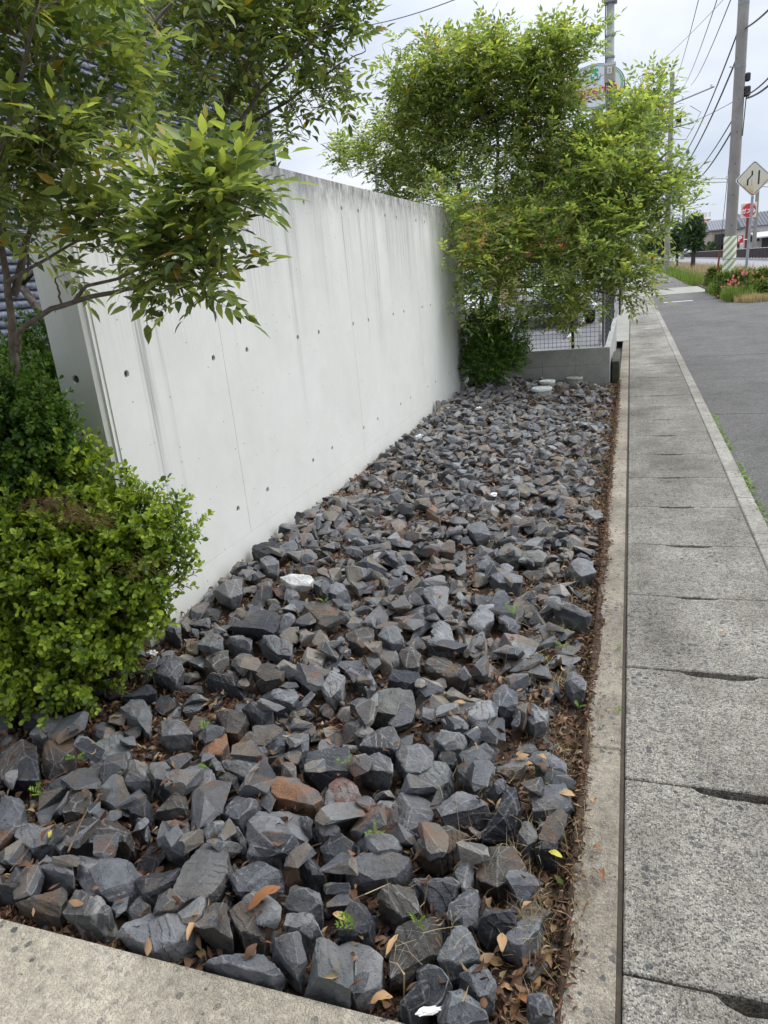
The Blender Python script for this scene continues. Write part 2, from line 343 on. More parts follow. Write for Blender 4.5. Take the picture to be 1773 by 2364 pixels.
# hairline joints across the driveway asphalt
mb = MB()
for yy in (6.9, 10.9): mb.box(.705, 6, yy, yy+.006, -.0125, -.0105)
struct(mb.build('asphalt_joint', K['grit_and_void']))
# driveway apron in front of the rock bed
mb = MB(); mb.box(-5, -0.118, -3, 0.948, -0.13, 0.0); struct(mb.build('concrete_apron', K['apron'], bevel=.006, seg=2))
# kerb right of the slabs
mb = MB(); y = -2.2
k0 = struct(empty('kerb', (0.65, 0, 0)))
while y < 60:
    ln = .6 if y < 12 else 3.0
    m1 = MB(); m1.box(.6085, .698, y+.0015, y+ln-.0015, -.12, .003+RNG.uniform(-.001, .001)); part(m1, 'kerbstone', K['kerb'], k0, bevel=.006 if y < 12 else 0)
    y += ln
# low concrete edging left of the groove
mb = MB(); y = -2.0
e0 = struct(empty('bed_edging', (-.06, 0, 0)))
for y, y1 in ((-2, 1.9), (1.903, 5.6), (5.603, 9.2), (9.203, 13.6)):
    m1 = MB(); m1.box(-.113, -.007, y, y1, -.12, -.001); part(m1, 'edging_stone', K['curb'], e0, bevel=.005)
mb = MB(); mb.box(-.03, .63, -3, 60, -.135, -.045); struct(mb.build('dark_gutter_void', K['grit_and_void']))  # dark sheet standing for the shaded void below the slab notches
mb = MB(); mb.box(-.0065, .0045, -3, 30, -.04, -.009); struct(mb.build('groove_dirt', K['grit_and_void']))
# gutter cover slabs with a lifting notch in each far edge
walk = struct(empty('sidewalk', (.3, 0, 0)))
PITCH_Y = .6125; y = 1.16-5*PITCH_Y
i = 0
slab_cache = []
for i in range(48):
    ya, yb = y+.003, y+PITCH_Y-.003
    r = random.Random(i*3+1)
    x0n, x1n, dn = .185+r.uniform(-.012, .012), .385+r.uniform(-.02, .03), .022+r.uniform(-.004, .008)
    if i < 7: dn += .006; x1n += .03
    far = [(.605, yb)]
    npt = 7
    far += [(x1n, yb)]
    for k in range(npt):
        t = k/(npt-1); px = x1n-.025-(x1n-x0n-.045)*t
        far.append((px, yb-dn*(.8+.3*r.random())*(1 if 0 < k < npt-1 else .7)))
    far += [(x0n, yb), (.0065, yb)]
    near = [(.0065, ya)]
    for k in range(5):
        near.append((x0n+.01+(x1n-x0n-.03)*k/4, ya+(.005*r.random() if 0 < k < 4 else 0)))
    near += [(.605, ya)]
    pts = near+far
    m1 = MB(); m1.prism(pts, -.1, 0.0+r.uniform(-.0012, .0016), axis=2)
    part(m1, 'slab', K['slab'], walk, bevel=.0035 if i < 16 else 0)
    y += PITCH_Y
# tufts growing in the driveway seam come later

# ================================================================ bed soil (a mound that rises to the wall)
def sstep(t): t = np.clip(t, 0, 1); return t*t*(3-2*t)
def soil_z(x, y):
    return -.062+.115*sstep((-x-.35)/1.35)*sstep((y-1.5)/1.2)
gx = np.arange(-4.6, -.113, .04); gy = np.arange(.95, 9.2, .04)
XX, YY = np.meshgrid(gx, gy, indexing='ij')
ZZ = soil_z(XX, YY)+NR.normal(0, .004, XX.shape)
nx, ny = XX.shape
V = np.stack([XX, YY, ZZ], -1).reshape(-1, 3); idx = np.arange(nx*ny).reshape(nx, ny)
Q = np.stack([idx[:-1, :-1], idx[1:, :-1], idx[1:, 1:], idx[:-1, 1:]], -1).reshape(-1, 4)
me = fastmesh('soil', V, Q, K['soil']); me.shade_smooth(); o = bpy.data.objects.new('soil', me); C.objects.link(o); struct(o)

# ================================================================ concrete wall
def wall_mat():
    m, N, L, b = new_mat('fair_faced_concrete'); v = worldvec(N, L)
    se = N.new('ShaderNodeSeparateXYZ'); L.new(v, se.inputs[0]); yv, zv = se.outputs['Y'], se.outputs['Z']
    base = ramp(N, L, noise(N, L, 1.3, 5, .55, v), [(.3, (.68, .685, .63)), (.7, (.765, .765, .71))])
    base = mix(N, L, .5, base, ramp(N, L, noise(N, L, 9, 5, .6, v), [(.3, (.93, .93, .93)), (.7, (1.04, 1.04, 1.04))]), 'MULTIPLY')
    fine = noise(N, L, 1, 4, .65, worldvec(N, L, (75, 75, .9)))      # thin vertical runs
    wide = noise(N, L, 1, 3, .5, worldvec(N, L, (5, 5, .35)))
    hgt = math_(N, L, 'SUBTRACT', zv, 0.95)
    topm = math_(N, L, 'MULTIPLY', math_(N, L, 'POWER', math_(N, L, 'DIVIDE', hgt, 1.1, True), 1.6, True), 1.0, True)
    run = math_(N, L, 'MULTIPLY', ramp(N, L, fine, [(.42, (0, 0, 0)), (.64, (1, 1, 1))]), ramp(N, L, wide, [(.38, (0, 0, 0)), (.6, (1, 1, 1))]))
    s1 = math_(N, L, 'MULTIPLY', run, topm)
    tot = math_(N, L, 'MULTIPLY', s1, .85)
    # the few long dirty runs
    for yc, wd, z0, k in ((2.50, .05, .2, .95), (2.62, .02, .0, .45), (3.98, .05, .6, .7), (4.1, .09, 1.0, .55), (3.26, .03, 1.0, .4), (5.55, .12, .7, .65), (5.9, .07, 1.0, .7), (6.5, .16, 1.05, .75), (4.9, .05, 1.2, .6), (7.3, .1, 1.1, .65), (3.5, .12, 1.2, .55), (4.45, .1, 1.3, .6), (2.95, .1, 1.25, .55), (8.0, .12, 1.2, .6), (5.25, .03, .8, .6)):
        wob = math_(N, L, 'MULTIPLY', math_(N, L, 'SUBTRACT', noise(N, L, .9, 2, .5, v), .5), .05)
        d = math_(N, L, 'ABSOLUTE', math_(N, L, 'SUBTRACT', math_(N, L, 'ADD', yv, wob), yc))
        g = math_(N, L, 'SUBTRACT', 1.0, math_(N, L, 'DIVIDE', d, wd), True)
        h = math_(N, L, 'DIVIDE', math_(N, L, 'SUBTRACT', zv, z0), 1.0, True)
        q = math_(N, L, 'MULTIPLY', math_(N, L, 'MULTIPLY', g, h), ramp(N, L, fine, [(.43, (.12, .12, .12)), (.6, (1, 1, 1))]))
        tot = math_(N, L, 'MAXIMUM', tot, math_(N, L, 'MULTIPLY', q, k))
    # lichen band under the top edge
    lb = math_(N, L, 'DIVIDE', math_(N, L, 'SUBTRACT', zv, 1.78), .24, True)
    lich = math_(N, L, 'MULTIPLY', math_(N, L, 'POWER', lb, 1.3), ramp(N, L, noise(N, L, 22, 6, .75, worldvec(N, L, (1, 1, .45))), [(.38, (.15, .15, .15)), (.62, (1, 1, 1))]))
    tot = math_(N, L, 'MAXIMUM', tot, math_(N, L, 'MULTIPLY', lich, .85))
    col = mix(N, L, tot, base, (.10, .095, .082))
    # pin holes
    vo = N.new('ShaderNodeTexVoronoi'); vo.inputs['Scale'].default_value = 16; L.new(v, vo.inputs['Vector'])
    vs = N.new('ShaderNodeSeparateColor'); L.new(vo.outputs['Color'], vs.inputs[0])
    ph = math_(N, L, 'MULTIPLY', ramp(N, L, vo.outputs['Distance'], [(.045, (1, 1, 1)), (.075, (0, 0, 0))]), ramp(N, L, vs.outputs[0], [(.6, (0, 0, 0)), (.62, (1, 1, 1))]))
    col = mix(N, L, math_(N, L, 'MULTIPLY', ph, .75), col, (.13, .13, .12))
    L.new(col, b.inputs['Base Color']); b.inputs['Roughness'].default_value = .62; b.inputs['Specular IOR Level'].default_value = .35
    bump(N, L, b, math_(N, L, 'SUBTRACT', noise(N, L, 60, 5, .6, v), math_(N, L, 'MULTIPLY', ph, 1.5)), .12, .004)
    return m
WM = wall_mat()
plugm = plain('tie_hole_mortar', (.085, .087, .088), .9, var=.5, scale=60, bmp=.4)
WX, WT = -1.88, 2.05
YE = 8.75
wl = empty('concrete_wall', (WX, 2.21, 0), 'tall pale fair-faced concrete wall with round tie holes and dark drip stains', 'wall')
prof = [(WX, 2.245), (WX-.006, 2.2445), (WX-.0065, 2.2285), (WX-.0165, 2.2265), (WX-.026, 2.2105), (WX-.19, 2.21), (WX-.19, YE), (WX, YE)]
mb = MB(); mb.prism(prof, -.1, WT, axis=2)
body = mb.build('cast_body', WM)
holes = [(y, z) for z in (.36, 1.12, 1.89) for y in (3.02, 3.35, 3.98, 4.30, 4.93, 5.26, 5.89, 6.2, 6.81, 7.12, 7.72, 8.05)]+[(2.372, 1.14), (2.37, 1.89)]
cm = MB()
def cyl_x(mb, x0, x1, y, z, r0, r1, k=20):
    Vv = [(x, y+r*math.cos(2*math.pi*j/k), z+r*math.sin(2*math.pi*j/k)) for x, r in ((x0, r0), (x1, r1)) for j in range(k)]
    mb.add(Vv, [(j, (j+1) % k, k+(j+1) % k, k+j) for j in range(k)]+[tuple(range(k-1, -1, -1)), tuple(range(k, 2*k))])
def cyl_y(mb, y0, y1, x, z, r0, r1, k=20):
    Vv = [(x+r*math.cos(2*math.pi*j/k), y, z+r*math.sin(2*math.pi*j/k)) for y, r in ((y0, r0), (y1, r1)) for j in range(k)]
    mb.add(Vv, [(j, (j+1) % k, k+(j+1) % k, k+j) for j in range(k)]+[tuple(range(k-1, -1, -1)), tuple(range(k, 2*k))])
for y, z in holes: cyl_x(cm, WX+.01, WX-.02, y, z, .0162, .0135)
cyl_y(cm, 2.2, 2.23, -1.989, 1.148, .0172, .014); cyl_y(cm, 2.2, 2.23, -1.989, 1.9, .0172, .014)
for zz in (.20,): cm.box(WX-.003, WX+.01, 2.25, YE+.1, zz, zz+.0035)          # joint between lifts
for yy in (3.11, 4.91, 6.71): cm.box(WX-.0025, WX+.01, yy, yy+.0032, .2, WT+.1)
cut = cm.build('cutter', WM)
md = body.modifiers.new('b', 'BOOLEAN'); md.operation = 'DIFFERENCE'; md.object = cut; md.solver = 'EXACT'; md.use_self = True
dg = bpy.context.evaluated_depsgraph_get(); nm = bpy.data.meshes.new_from_object(body.evaluated_get(dg))
body.modifiers.clear(); body.data = nm; bpy.data.objects.remove(cut)
body.parent = wl; body.location = (-WX, -2.21, 0)
pm = MB(); cyl_x(pm, -.0165, -.0108, 0, 0, .0128, .0139); plug0 = None
for y, z in holes:
    if plug0 is None:
        plug0 = pm.build('tie_hole_plug', plugm, wl); q = plug0
    else: q = plug0.copy(); C.objects.link(q)
    q.location = (0, y-2.21, z); q.rotation_euler = (RNG.uniform(0, 3), 0, 0)
for zz in (1.148, 1.9):
    pm = MB(); cyl_y(pm, 2.2265, 2.2205, -1.989, zz, .0135, .0146); part(pm, 'tie_hole_plug', plugm, wl)

# ================================================================ house with ribbed siding (left, behind)
sid = plain('blue_grey_siding', (.135, .15, .20), .38, metal=.0, var=.45, scale=26, bmp=.6)
hs = empty('ribbed_house', (-5, 3, 0), 'dark blue-grey house wall of ribbed horizontal siding behind the left tree', 'house')
mb = MB(); mb.box(-12, -4.63, -3, 9.66, -.1, 7.6); part(mb, 'wall', sid, hs)
mb = MB(); mb.box(-12.3, -4.3, -3.3, 9.95, 7.6, 7.85); part(mb, 'roof', plain('dark_roof', (.05, .05, .055), .6), hs)
z = 0.02; k = 0; sdm = None
while z < 7.5:
    m1 = MB(); n = 60; ys = np.linspace(-3, 9.66, n)
    r = random.Random(k)
    pr = [(-4.63, z), (-4.612, z+.004), (-4.606, z+.02), (-4.611, z+.045), (-4.63, z+.062)]
    for a in range(len(pr)): pass
    Vv = [(x+(r.uniform(-.003, .003) if 0 < a < 4 else 0), yy, zz+(r.uniform(-.003, .003) if 0 < a < 4 else 0)) for yy in ys for a, (x, zz) in enumerate(pr)]
    F = [(i*5+a, (i+1)*5+a, (i+1)*5+a+1, i*5+a+1) for i in range(n-1) for a in range(4)]
    m1.add(Vv, F); part(m1, 'siding_rib', sid, hs, smooth=True); z += .068; k += 1
mb = MB(); mb.box(-4.64, -4.585, 9.66, 9.72, 0, 7.55); part(mb, 'corner_trim', plain('dark_trim', (.04, .045, .06), .5), hs)

# ================================================================ block wall with mesh fence
bw = empty('block_wall', (-.22, 9.1, 0), 'low grey concrete block wall with black wire fence on top', 'wall')
BL = []
for c in range(2):
    for i in range(7):
        m1 = MB(); x1 = -.222-i*.402; x0 = x1-.399
        m1.box(x0, x1, 9.1, 9.22, -.1 if c == 0 else .191, .188 if c == 0 else .392)
        part(m1, 'block', K['block'], bw, bevel=.003)
mb = MB(); mb.box(-3.03, -.2245, 9.1035, 9.2165, -.1, .3885); part(mb, 'mortar', plain('mortar', (.24, .24, .22), .9), bw)
for c in range(2):
    for i in range(11):
        m1 = MB(); m1.box(-.34, -.22, 9.224+i*.402, 9.224+i*.402+.399, -.1 if c == 0 else .191, .188 if c == 0 else .392); part(m1, 'block', K['block'], bw, bevel=.003)
mb = MB(); mb.box(-.3365, -.2235, 9.222, 13.64, -.1, .3885); part(mb, 'mortar', bpy.data.materials['mortar'], bw)
mesh_b = plain('black_coated_wire', (.012, .012, .014), .45, var=.1)
fe = empty('wire_fence', (-.28, 9.16, .39), 'black welded wire mesh fence standing on the block wall', 'fence')
mb = MB()
for i in range(54): x = -.30-i*.05; mb.tube([(x, 9.16, .40), (x, 9.16, 1.18)], .0021, 4)
for i in range(15): z = .42+i*.052; mb.tube([(-3.0, 9.164, z), (-.28, 9.164, z)], .0021, 4)
for i in range(88): y = 9.2+i*.05; mb.tube([(-.28, y, .40), (-.28, y, 1.18)], .0021, 4)
for i in range(15): z = .42+i*.052; mb.tube([(-.276, 9.16, z), (-.276, 13.6, z)], .0021, 4)
o = part(mb, 'wire_mesh', mesh_b, fe); o['kind'] = 'stuff'
for (x, y, r, m) in ((-.66, 9.19, .019, mesh_b), (-.30, 9.15, .017, None), (-2.2, 9.19, .019, mesh_b), (-.28, 11.2, .017, mesh_b), (-.28, 13.5, .017, mesh_b)):
    if m is None: m = plain('grey_post_paint', (.20, .20, .20), .5)
    m1 = MB(); m1.tube([(x, y, .30), (x, y, 1.22)], r, 12); m1.lathe([(r*1.1, 0), (r*1.1, .01), (r*.5, .016)], (x, y, 1.22), 12); part(m1, 'post', m, fe)
mbk = MB(); mbk.box(-.205, -.115, 9.25, 10.3, -.1, .2); tag(mbk.build('mossy_block', K['mossblock'], bevel=.01, seg=2), 'dark mossy low concrete block beside the corner of the block wall', 'block')

# ================================================================ plastic inspection lids in the rock bed
lidm = plain('pale_plastic', (.62, .66, .63), .5, var=.12, scale=30); lidg = plain('aged_plastic', (.33, .33, .29), .7, var=.2, scale=30)
def lid(x, y, z, r, m, label):
    e = empty('drain_lid', (x, y, z), label, 'drain lid', 'drain lids between the far rocks')
    mb = MB(); mb.lathe([(r*.93, -.16), (r*.93, -.012)], (x, y, z), 32); part(mb, 'pipe_rim', lidg, e, smooth=True)
    mb = MB(); mb.lathe([(r*.97, -.03), (r, -.026), (r, -.004), (r*.97, 0), (r*.8, .001), (r*.79, -.003), (r*.25, -.003), (r*.23, .002), (r*.01, .002)], (x, y, z), 32); part(mb, 'cap', m, e, smooth=True)
    mb = MB()
    for a in range(4): mb.box(-.012, .012, r*.5, r*.62, .0, .006, (np.array(Matrix.Rotation(a*math.pi/2, 3, 'Z')), np.array((x, y, z-.003))))
    part(mb, 'grip', m, e)
p = hz(1170, 843, .055); lid(p[0], p[1], .085, .115, lidm, 'larger front white round drain lid among the far rocks')
p = hz(1176, 831, .05); lid(p[0]+.02, p[1]+.12, .08, .095, lidm, 'white round drain lid half hidden right behind the front lid')
p = hz(1241, 821, .04); lid(p[0], p[1], .075, .10, lidg, 'aged beige round drain lid right of the white ones by the block wall')
# ================================================================ rocks
RGN = {'A': (0, 1750, 2.0738), 'B': (700, 1700, 2.37), 'M': (0, 1150, 2.37), 'Q': (700, 1150, 2.212)}
# near rocks: region, kind, top facet outline, lower outline, nickname (or None), relief
TR = [
('A','slate',[(0,150),(105,185),(118,240),(75,310),(0,335)],[(70,345),(0,400)],'light slab cut off by the left picture edge'),
('A','slate',[(70,370),(110,305),(190,310),(265,350),(270,400),(150,430)],[(150,497),(235,450),(80,420)],'slate rock with crossing white scratches'),
('A','brown',[(320,330),(410,258),(560,310),(650,365),(640,400),(430,370),(330,400)],[(285,440),(300,480),(610,480),(645,440)],'big brown-topped wedge rock left of centre'),
('A','slate',[(745,370),(790,300),(850,275),(895,290),(912,340),(905,450)],[(718,440),(800,490),(870,500),(905,470)],'rounded slate rock with ribbed side'),
('A','slate',[(1180,300),(1215,255),(1440,248),(1495,300),(1490,350),(1475,390),(1185,400)],[(1330,425),(1450,430),(1180,410)],'large flat-topped slate block in mid front'),
('A','slate',[(1050,255),(1130,180),(1260,200),(1200,270),(1165,305)],[(1140,330),(1255,250),(1055,285)],None),
('A','rust',[(1285,85),(1430,95),(1520,160),(1545,200),(1500,225),(1330,190),(1268,175)],[(1268,235),(1500,258),(1540,230)],'block stained orange with rust'),
('A','slate',[(735,130),(790,60),(870,45),(880,90),(860,130)],[(740,190),(800,195),(860,170)],None),
('A','slate',[(875,55),(945,5),(1010,60),(1065,170),(1060,205),(940,195)],[(940,235),(1020,247),(1065,215)],'pointed slate prism with white seams'),
('M','pale',[(1215,1440),(1290,1405),(1440,1440),(1495,1500),(1450,1560),(1360,1530),(1225,1480)],[(1380,1592),(1240,1505),(1450,1575)],'long pale grey slab beside the pointed prism'),
('A','slate',[(375,470),(540,475),(650,495),(690,540),(620,570),(510,655),(400,620),(357,570)],[(640,750),(600,740),(690,610),(365,600)],'big speckled slate slab near the apron'),
('A','dark',[(635,590),(720,530),(890,500),(860,570),(690,650)],[(650,740),(705,765),(820,700)],'near-black block with glossy broken side'),
('A','rough',[(975,410),(1135,425),(1120,510),(1000,660),(900,740),(850,710),(830,630),(880,510)],[(905,757),(985,705),(1080,615),(840,690)],'tall sandy grey slab with stepped edge'),
('A','slate',[(1095,555),(1260,475),(1330,500),(1360,585),(1140,640)],[(1130,670),(1355,610),(1120,600)],'blue-grey rock under the big brown leaf'),
('A','brown',[(75,690),(160,640),(310,615),(320,675),(280,735)],[(95,740),(150,767),(290,755)],None),
('A','slate',[(160,520),(230,455),(340,490),(350,560),(270,560)],[(250,600),(345,610),(170,560)],None),
('A','dark',[(0,600),(60,575),(140,610),(120,640)],[(0,690),(50,700),(130,660)],None),
('A','striped',[(300,740),(370,615),(460,640),(535,720),(500,770)],[(400,800),(450,812),(540,760)],'pale streaked rock at the apron edge'),
('A','slate',[(560,830),(600,795),(720,745),(880,740),(905,790),(850,880),(720,905)],[(580,860),(880,977),(940,910),(700,935)],'large slate slab resting against the apron'),
('A','brown',[(925,770),(1040,685),(1075,680),(1100,800),(1115,865)],[(930,830),(1000,890),(1110,885)],'brown triangular rock behind the apron'),
('A','brown',[(1085,700),(1160,690),(1260,760),(1275,820),(1150,830)],[(1140,872),(1260,868),(1095,760)],None),
('A','slate',[(1000,965),(1100,935),(1240,930),(1310,975),(1355,1050),(1180,1040)],[(958,1000),(1345,1115),(1365,1080),(1100,1045)],'long low slab on the apron edge'),
('A','slate',[(1290,880),(1335,822),(1420,830),(1470,960),(1440,1055)],[(1300,930),(1400,1050),(1440,1075)],'upright narrow slab behind the low slab'),
('B','pale',[(75,1110),(110,1100),(295,1195),(250,1330),(240,1455),(10,1410),(10,1330)],[(200,1482),(0,1430),(245,1478)],'large pale square slab at the apron corner'),
('A','slate',[(1350,690),(1400,600),(1520,620),(1540,690),(1470,710)],[(1370,737),(1480,742),(1535,710)],None),
('A','slate',[(1355,800),(1370,745),(1490,745),(1540,840)],[(1380,830),(1540,865)],None),
('A','brown',[(740,265),(800,200),(870,125),(905,210),(890,270)],[(760,332),(860,285),(745,300)],None),
('A','dark',[(592,240),(640,190),(700,200),(745,250),(700,290)],[(610,320),(700,335),(740,300)],None),
('A','slate',[(640,285),(710,290),(728,340),(700,400)],[(650,360),(715,412)],None),
('A','dark',[(890,290),(930,240),(1000,260),(980,300)],[(900,345),(980,335)],None),
('A','pale',[(955,305),(1060,300),(1100,350),(1080,405),(990,400)],[(970,380),(1070,412)],None),
('A','slate',[(1075,340),(1130,330),(1175,380),(1150,405)],[(1080,412),(1160,418)],None),
('A','slate',[(1195,412),(1330,420),(1342,470),(1180,465)],[(1340,485),(1180,485)],None),
('A','dark',[(900,380),(915,345),(955,365),(970,420),(940,450)],[(905,450),(960,470)],None),
('A','dark',[(1425,470),(1480,455),(1530,500),(1560,560),(1500,570)],[(1430,550),(1540,600)],None),
('B','dark',[(85,610),(150,545),(210,525),(290,590),(250,680),(150,690)],[(130,800),(190,822),(290,640)],None),
('A','brown',[(290,260),(330,160),(400,115),(440,170),(420,240)],[(310,300),(420,272),(290,280)],None),
('M','pale',[(490,1440),(500,1370),(560,1300),(630,1285),(700,1320),(715,1400),(680,1460),(580,1500)],[(485,1560),(560,1582),(640,1530)],'pale rounded boulder with white webbing'),
('M','slate',[(650,1550),(720,1415),(830,1470),(825,1550)],[(640,1592),(830,1592),(740,1595)],None),
('M','brown',[(225,1400),(265,1280),(310,1255),(400,1280),(405,1320),(400,1420),(300,1460)],[(240,1590),(360,1592),(410,1510)],'tall brownish boulder with beige patch'),
('M','pale',[(655,1145),(720,1105),(810,1100),(830,1180),(810,1245),(770,1235)],[(670,1200),(790,1262)],'pale faceted rock amid the leaf litter'),
('M','slate',[(880,1215),(1000,1215),(1040,1240),(1050,1290),(880,1300)],[(880,1345),(960,1372),(1040,1345)],'box-shaped rock holding a curled leaf'),
('M','slate',[(830,950),(880,870),(940,850),(990,880),(1005,930),(960,985)],[(850,1005),(960,1012),(1000,970)],'round-faced rock beside the shrub'),
('M','dark',[(665,1090),(780,1000),(860,1050),(855,1070)],[(670,1112),(780,1115)],None),
('M','brown',[(1180,1165),(1230,1150),(1350,1180),(1360,1210),(1300,1290),(1240,1280)],[(1280,1312),(1190,1210),(1340,1270)],'brown-sided rock in the left litter'),
('M','rust',[(1090,1400),(1150,1310),(1240,1280),(1250,1340),(1200,1400)],[(1100,1430),(1200,1420)],None),
('M','dark',[(85,1160),(180,1115),(260,1130),(290,1170),(240,1230)],[(130,1262),(230,1262)],None),
('M','slate',[(160,1290),(240,1210),(340,1190),(350,1250),(250,1300)],[(180,1340),(340,1270)],None),
('M','dark',[(0,1395),(110,1320),(190,1310),(200,1400),(215,1540),(0,1540)],[(0,1605),(180,1612),(215,1570)],'large dark flat rock at the left picture edge'),
('M','slate',[(1255,900),(1330,830),(1395,880),(1380,920),(1330,975)],[(1265,960),(1320,992)],None),
('M','brown',[(1100,890),(1150,840),(1250,830),(1250,890),(1180,930)],[(1110,945),(1240,920)],None),
('M','dark',[(1105,975),(1250,960),(1360,1010),(1340,1040)],[(1200,1040),(1330,1058)],None),
('M','brown',[(1365,930),(1460,900),(1560,930),(1550,980),(1450,1000)],[(1400,1010),(1470,1047),(1545,1010)],None),
('M','dark',[(1260,700),(1380,650),(1420,610),(1510,600),(1535,650),(1500,720),(1390,715)],[(1270,740),(1390,755),(1490,745)],None),
('M','slate',[(1400,760),(1480,735),(1600,800),(1590,850),(1520,850)],[(1410,800),(1560,872)],None),
('M','slate',[(1220,770),(1290,750),(1380,775),(1370,810)],[(1230,815),(1350,828)],None),
('M','pale',[(1080,800),(1160,715),(1220,750),(1215,800),(1150,810)],[(1090,820),(1200,818)],None),
('M','slate',[(895,720),(940,655),(985,700),(985,735)],[(900,750),(970,765)],None),
('M','slate',[(1160,490),(1250,445),(1320,445),(1325,520),(1260,550)],[(1170,520),(1280,562)],'flat rock against the wall foot'),
('M','dark',[(1370,265),(1450,240),(1545,250),(1530,300),(1420,310)],[(1385,325),(1500,330)],None),
('M','slate',[(1420,330),(1470,305),(1525,340),(1520,380),(1460,380)],[(1425,385),(1510,412)],None),
('M','slate',[(1465,1090),(1510,1030),(1600,1020),(1640,1080),(1600,1120)],[(1490,1150),(1610,1160)],None),
('M','slate',[(1315,1150),(1380,1100),(1450,1105),(1490,1160),(1430,1190)],[(1350,1215),(1440,1250),(1485,1190)],None),
('M','slate',[(1440,1330),(1500,1300),(1555,1310),(1555,1370),(1500,1380)],[(1460,1410),(1550,1415)],None),
('M','slate',[(1555,1320),(1600,1290),(1700,1290),(1690,1380),(1620,1400)],[(1570,1400),(1660,1430)],None),
('M','brown',[(1465,1450),(1560,1405),(1618,1440),(1600,1500)],[(1490,1490),(1600,1535)],None),
('M','slate',[(1125,1440),(1160,1410),(1210,1440),(1230,1490),(1180,1490)],[(1140,1490),(1200,1520)],None),
('M','dark',[(1190,1530),(1240,1490),(1330,1540),(1320,1590)],[(1200,1600),(1320,1615)],None),
('B','slate',[(20,90),(60,65),(250,55),(295,95),(250,190),(70,180),(5,190)],[(60,240),(130,307),(250,215),(0,230)],'wide slate rock with a tiny green sprout'),
('B','slate',[(275,160),(320,95),(400,75),(480,120),(490,200),(370,150)],[(310,210),(440,237),(485,232)],None),
('B','slate',[(500,80),(550,35),(660,15),(710,50),(712,150),(640,200),(560,190)],[(510,190),(590,217),(700,180)],None),
('B','red',[(145,250),(200,220),(250,230),(300,290),(355,370),(320,395),(200,420),(110,370)],[(110,422),(260,452),(360,432)],'pale rock with red-brown patches'),
('B','pale',[(590,220),(700,140),(780,130),(825,210),(800,240),(700,265),(640,330)],[(570,285),(680,352),(825,250)],None),
('B','slate',[(440,320),(570,295),(690,360),(725,410),(700,460),(620,470),(560,520),(390,400)],[(530,592),(610,602),(720,482),(400,440)],'very large slate slab split in two'),
('B','slate',[(705,350),(860,305),(960,325),(1030,370),(900,380),(750,440)],[(760,482),(950,422),(1020,400)],None),
('B','slate',[(1240,310),(1290,265),(1430,250),(1495,360),(1450,390),(1260,410)],[(1250,442),(1440,432),(1490,390)],'broad slate rock nearest the curb edge'),
('B','slate',[(1255,130),(1340,80),(1440,150),(1440,210)],[(1270,190),(1440,252),(1350,220)],None),
('B','dark',[(1110,290),(1190,260),(1220,320),(1170,420),(1100,440),(1060,400)],[(950,582),(1160,562),(1010,500)],'tall near-black leaning rock'),
('B','brown',[(680,520),(780,485),(905,510),(915,540),(740,640),(610,650)],[(620,692),(760,707),(900,610)],None),
('B','pale',[(840,190),(850,135),(960,180),(1050,170),(1040,205),(960,280)],[(860,260),(990,302)],None),
('B','slate',[(225,700),(320,640),(480,620),(605,680),(500,770),(390,785),(330,720)],[(200,842),(350,852),(440,812),(560,760)],'long two-toned slate wedge'),
('B','slate',[(600,785),(700,725),(800,745),(850,800),(820,850),(660,840)],[(690,940),(750,1002),(830,905)],'slate wedge pointing down at the viewer'),
('B','brown',[(940,700),(1000,620),(1080,570),(1160,570),(1210,640),(1235,700),(1180,780),(1060,825),(940,770)],[(970,842),(1120,867),(1190,822)],'large brownish boulder with dished top'),
('B','slate',[(800,920),(890,840),(990,825),(960,920),(890,1000),(790,990)],[(800,1062),(930,1042)],None),
('B','dark',[(950,1020),(1000,945),(1130,935),(1185,965),(1160,1020),(1050,1030)],[(960,1100),(1050,1127),(1160,1062)],'black lumpy rock in the lower right'),
('B','slate',[(1090,1110),(1170,1020),(1250,965),(1320,980),(1290,1050),(1200,1130)],[(1090,1210),(1200,1272),(1270,1180)],'blue-black rock in the right litter'),
('B','pale',[(735,1210),(830,1030),(920,1035),(990,1200),(900,1235),(760,1270)],[(780,1292),(980,1242)],'pale tent-shaped rock near the bottom'),
('B','brown',[(480,1060),(600,995),(720,1000),(770,1010),(760,1140),(700,1190),(600,1220),(480,1320)],[(480,1390),(600,1382),(740,1200)],'tall block half brown half grey'),
('B','slate',[(290,1200),(410,1130),(440,1190),(420,1340),(330,1390),(260,1410)],[(270,1482),(370,1472)],'narrow upright slab beside the pale square one'),
('B','dark',[(180,970),(250,880),(330,920),(380,1010),(360,1070),(190,1080)],[(230,1150),(330,1187),(410,1060)],None),
('B','slate',[(850,1300),(940,1245),(1030,1290),(1060,1400),(960,1430)],[(870,1420),(1050,1450)],None),
('B','slate',[(710,1440),(860,1370),(960,1460),(1010,1530),(820,1600),(740,1520)],[(800,1640),(1000,1580)],'light-edged rock at the bottom beside white paper'),
('B','dark',[(500,1480),(600,1370),(690,1330),(680,1430),(560,1530)],[(520,1540),(660,1500)],None),
('B','slate',[(1215,1410),(1300,1400),(1375,1420),(1370,1520),(1250,1530)],[(1240,1560),(1370,1550)],None),
('B','slate',[(820,740),(870,650),(940,640),(930,760),(880,850)],[(830,800),(890,880)],None),
('B','brown',[(390,850),(480,800),(600,790),(640,960),(540,990)],[(430,900),(545,1012),(640,985)],None),
('B','dark',[(1265,610),(1330,560),(1390,570),(1385,620)],[(1280,640),(1350,665)],None),
('B','pale',[(1180,530),(1210,460),(1270,465),(1280,560),(1230,590)],[(1190,600),(1260,622)],None),
('B','slate',[(1290,480),(1350,455),(1420,480),(1420,540)],[(1300,540),(1400,560)],None),
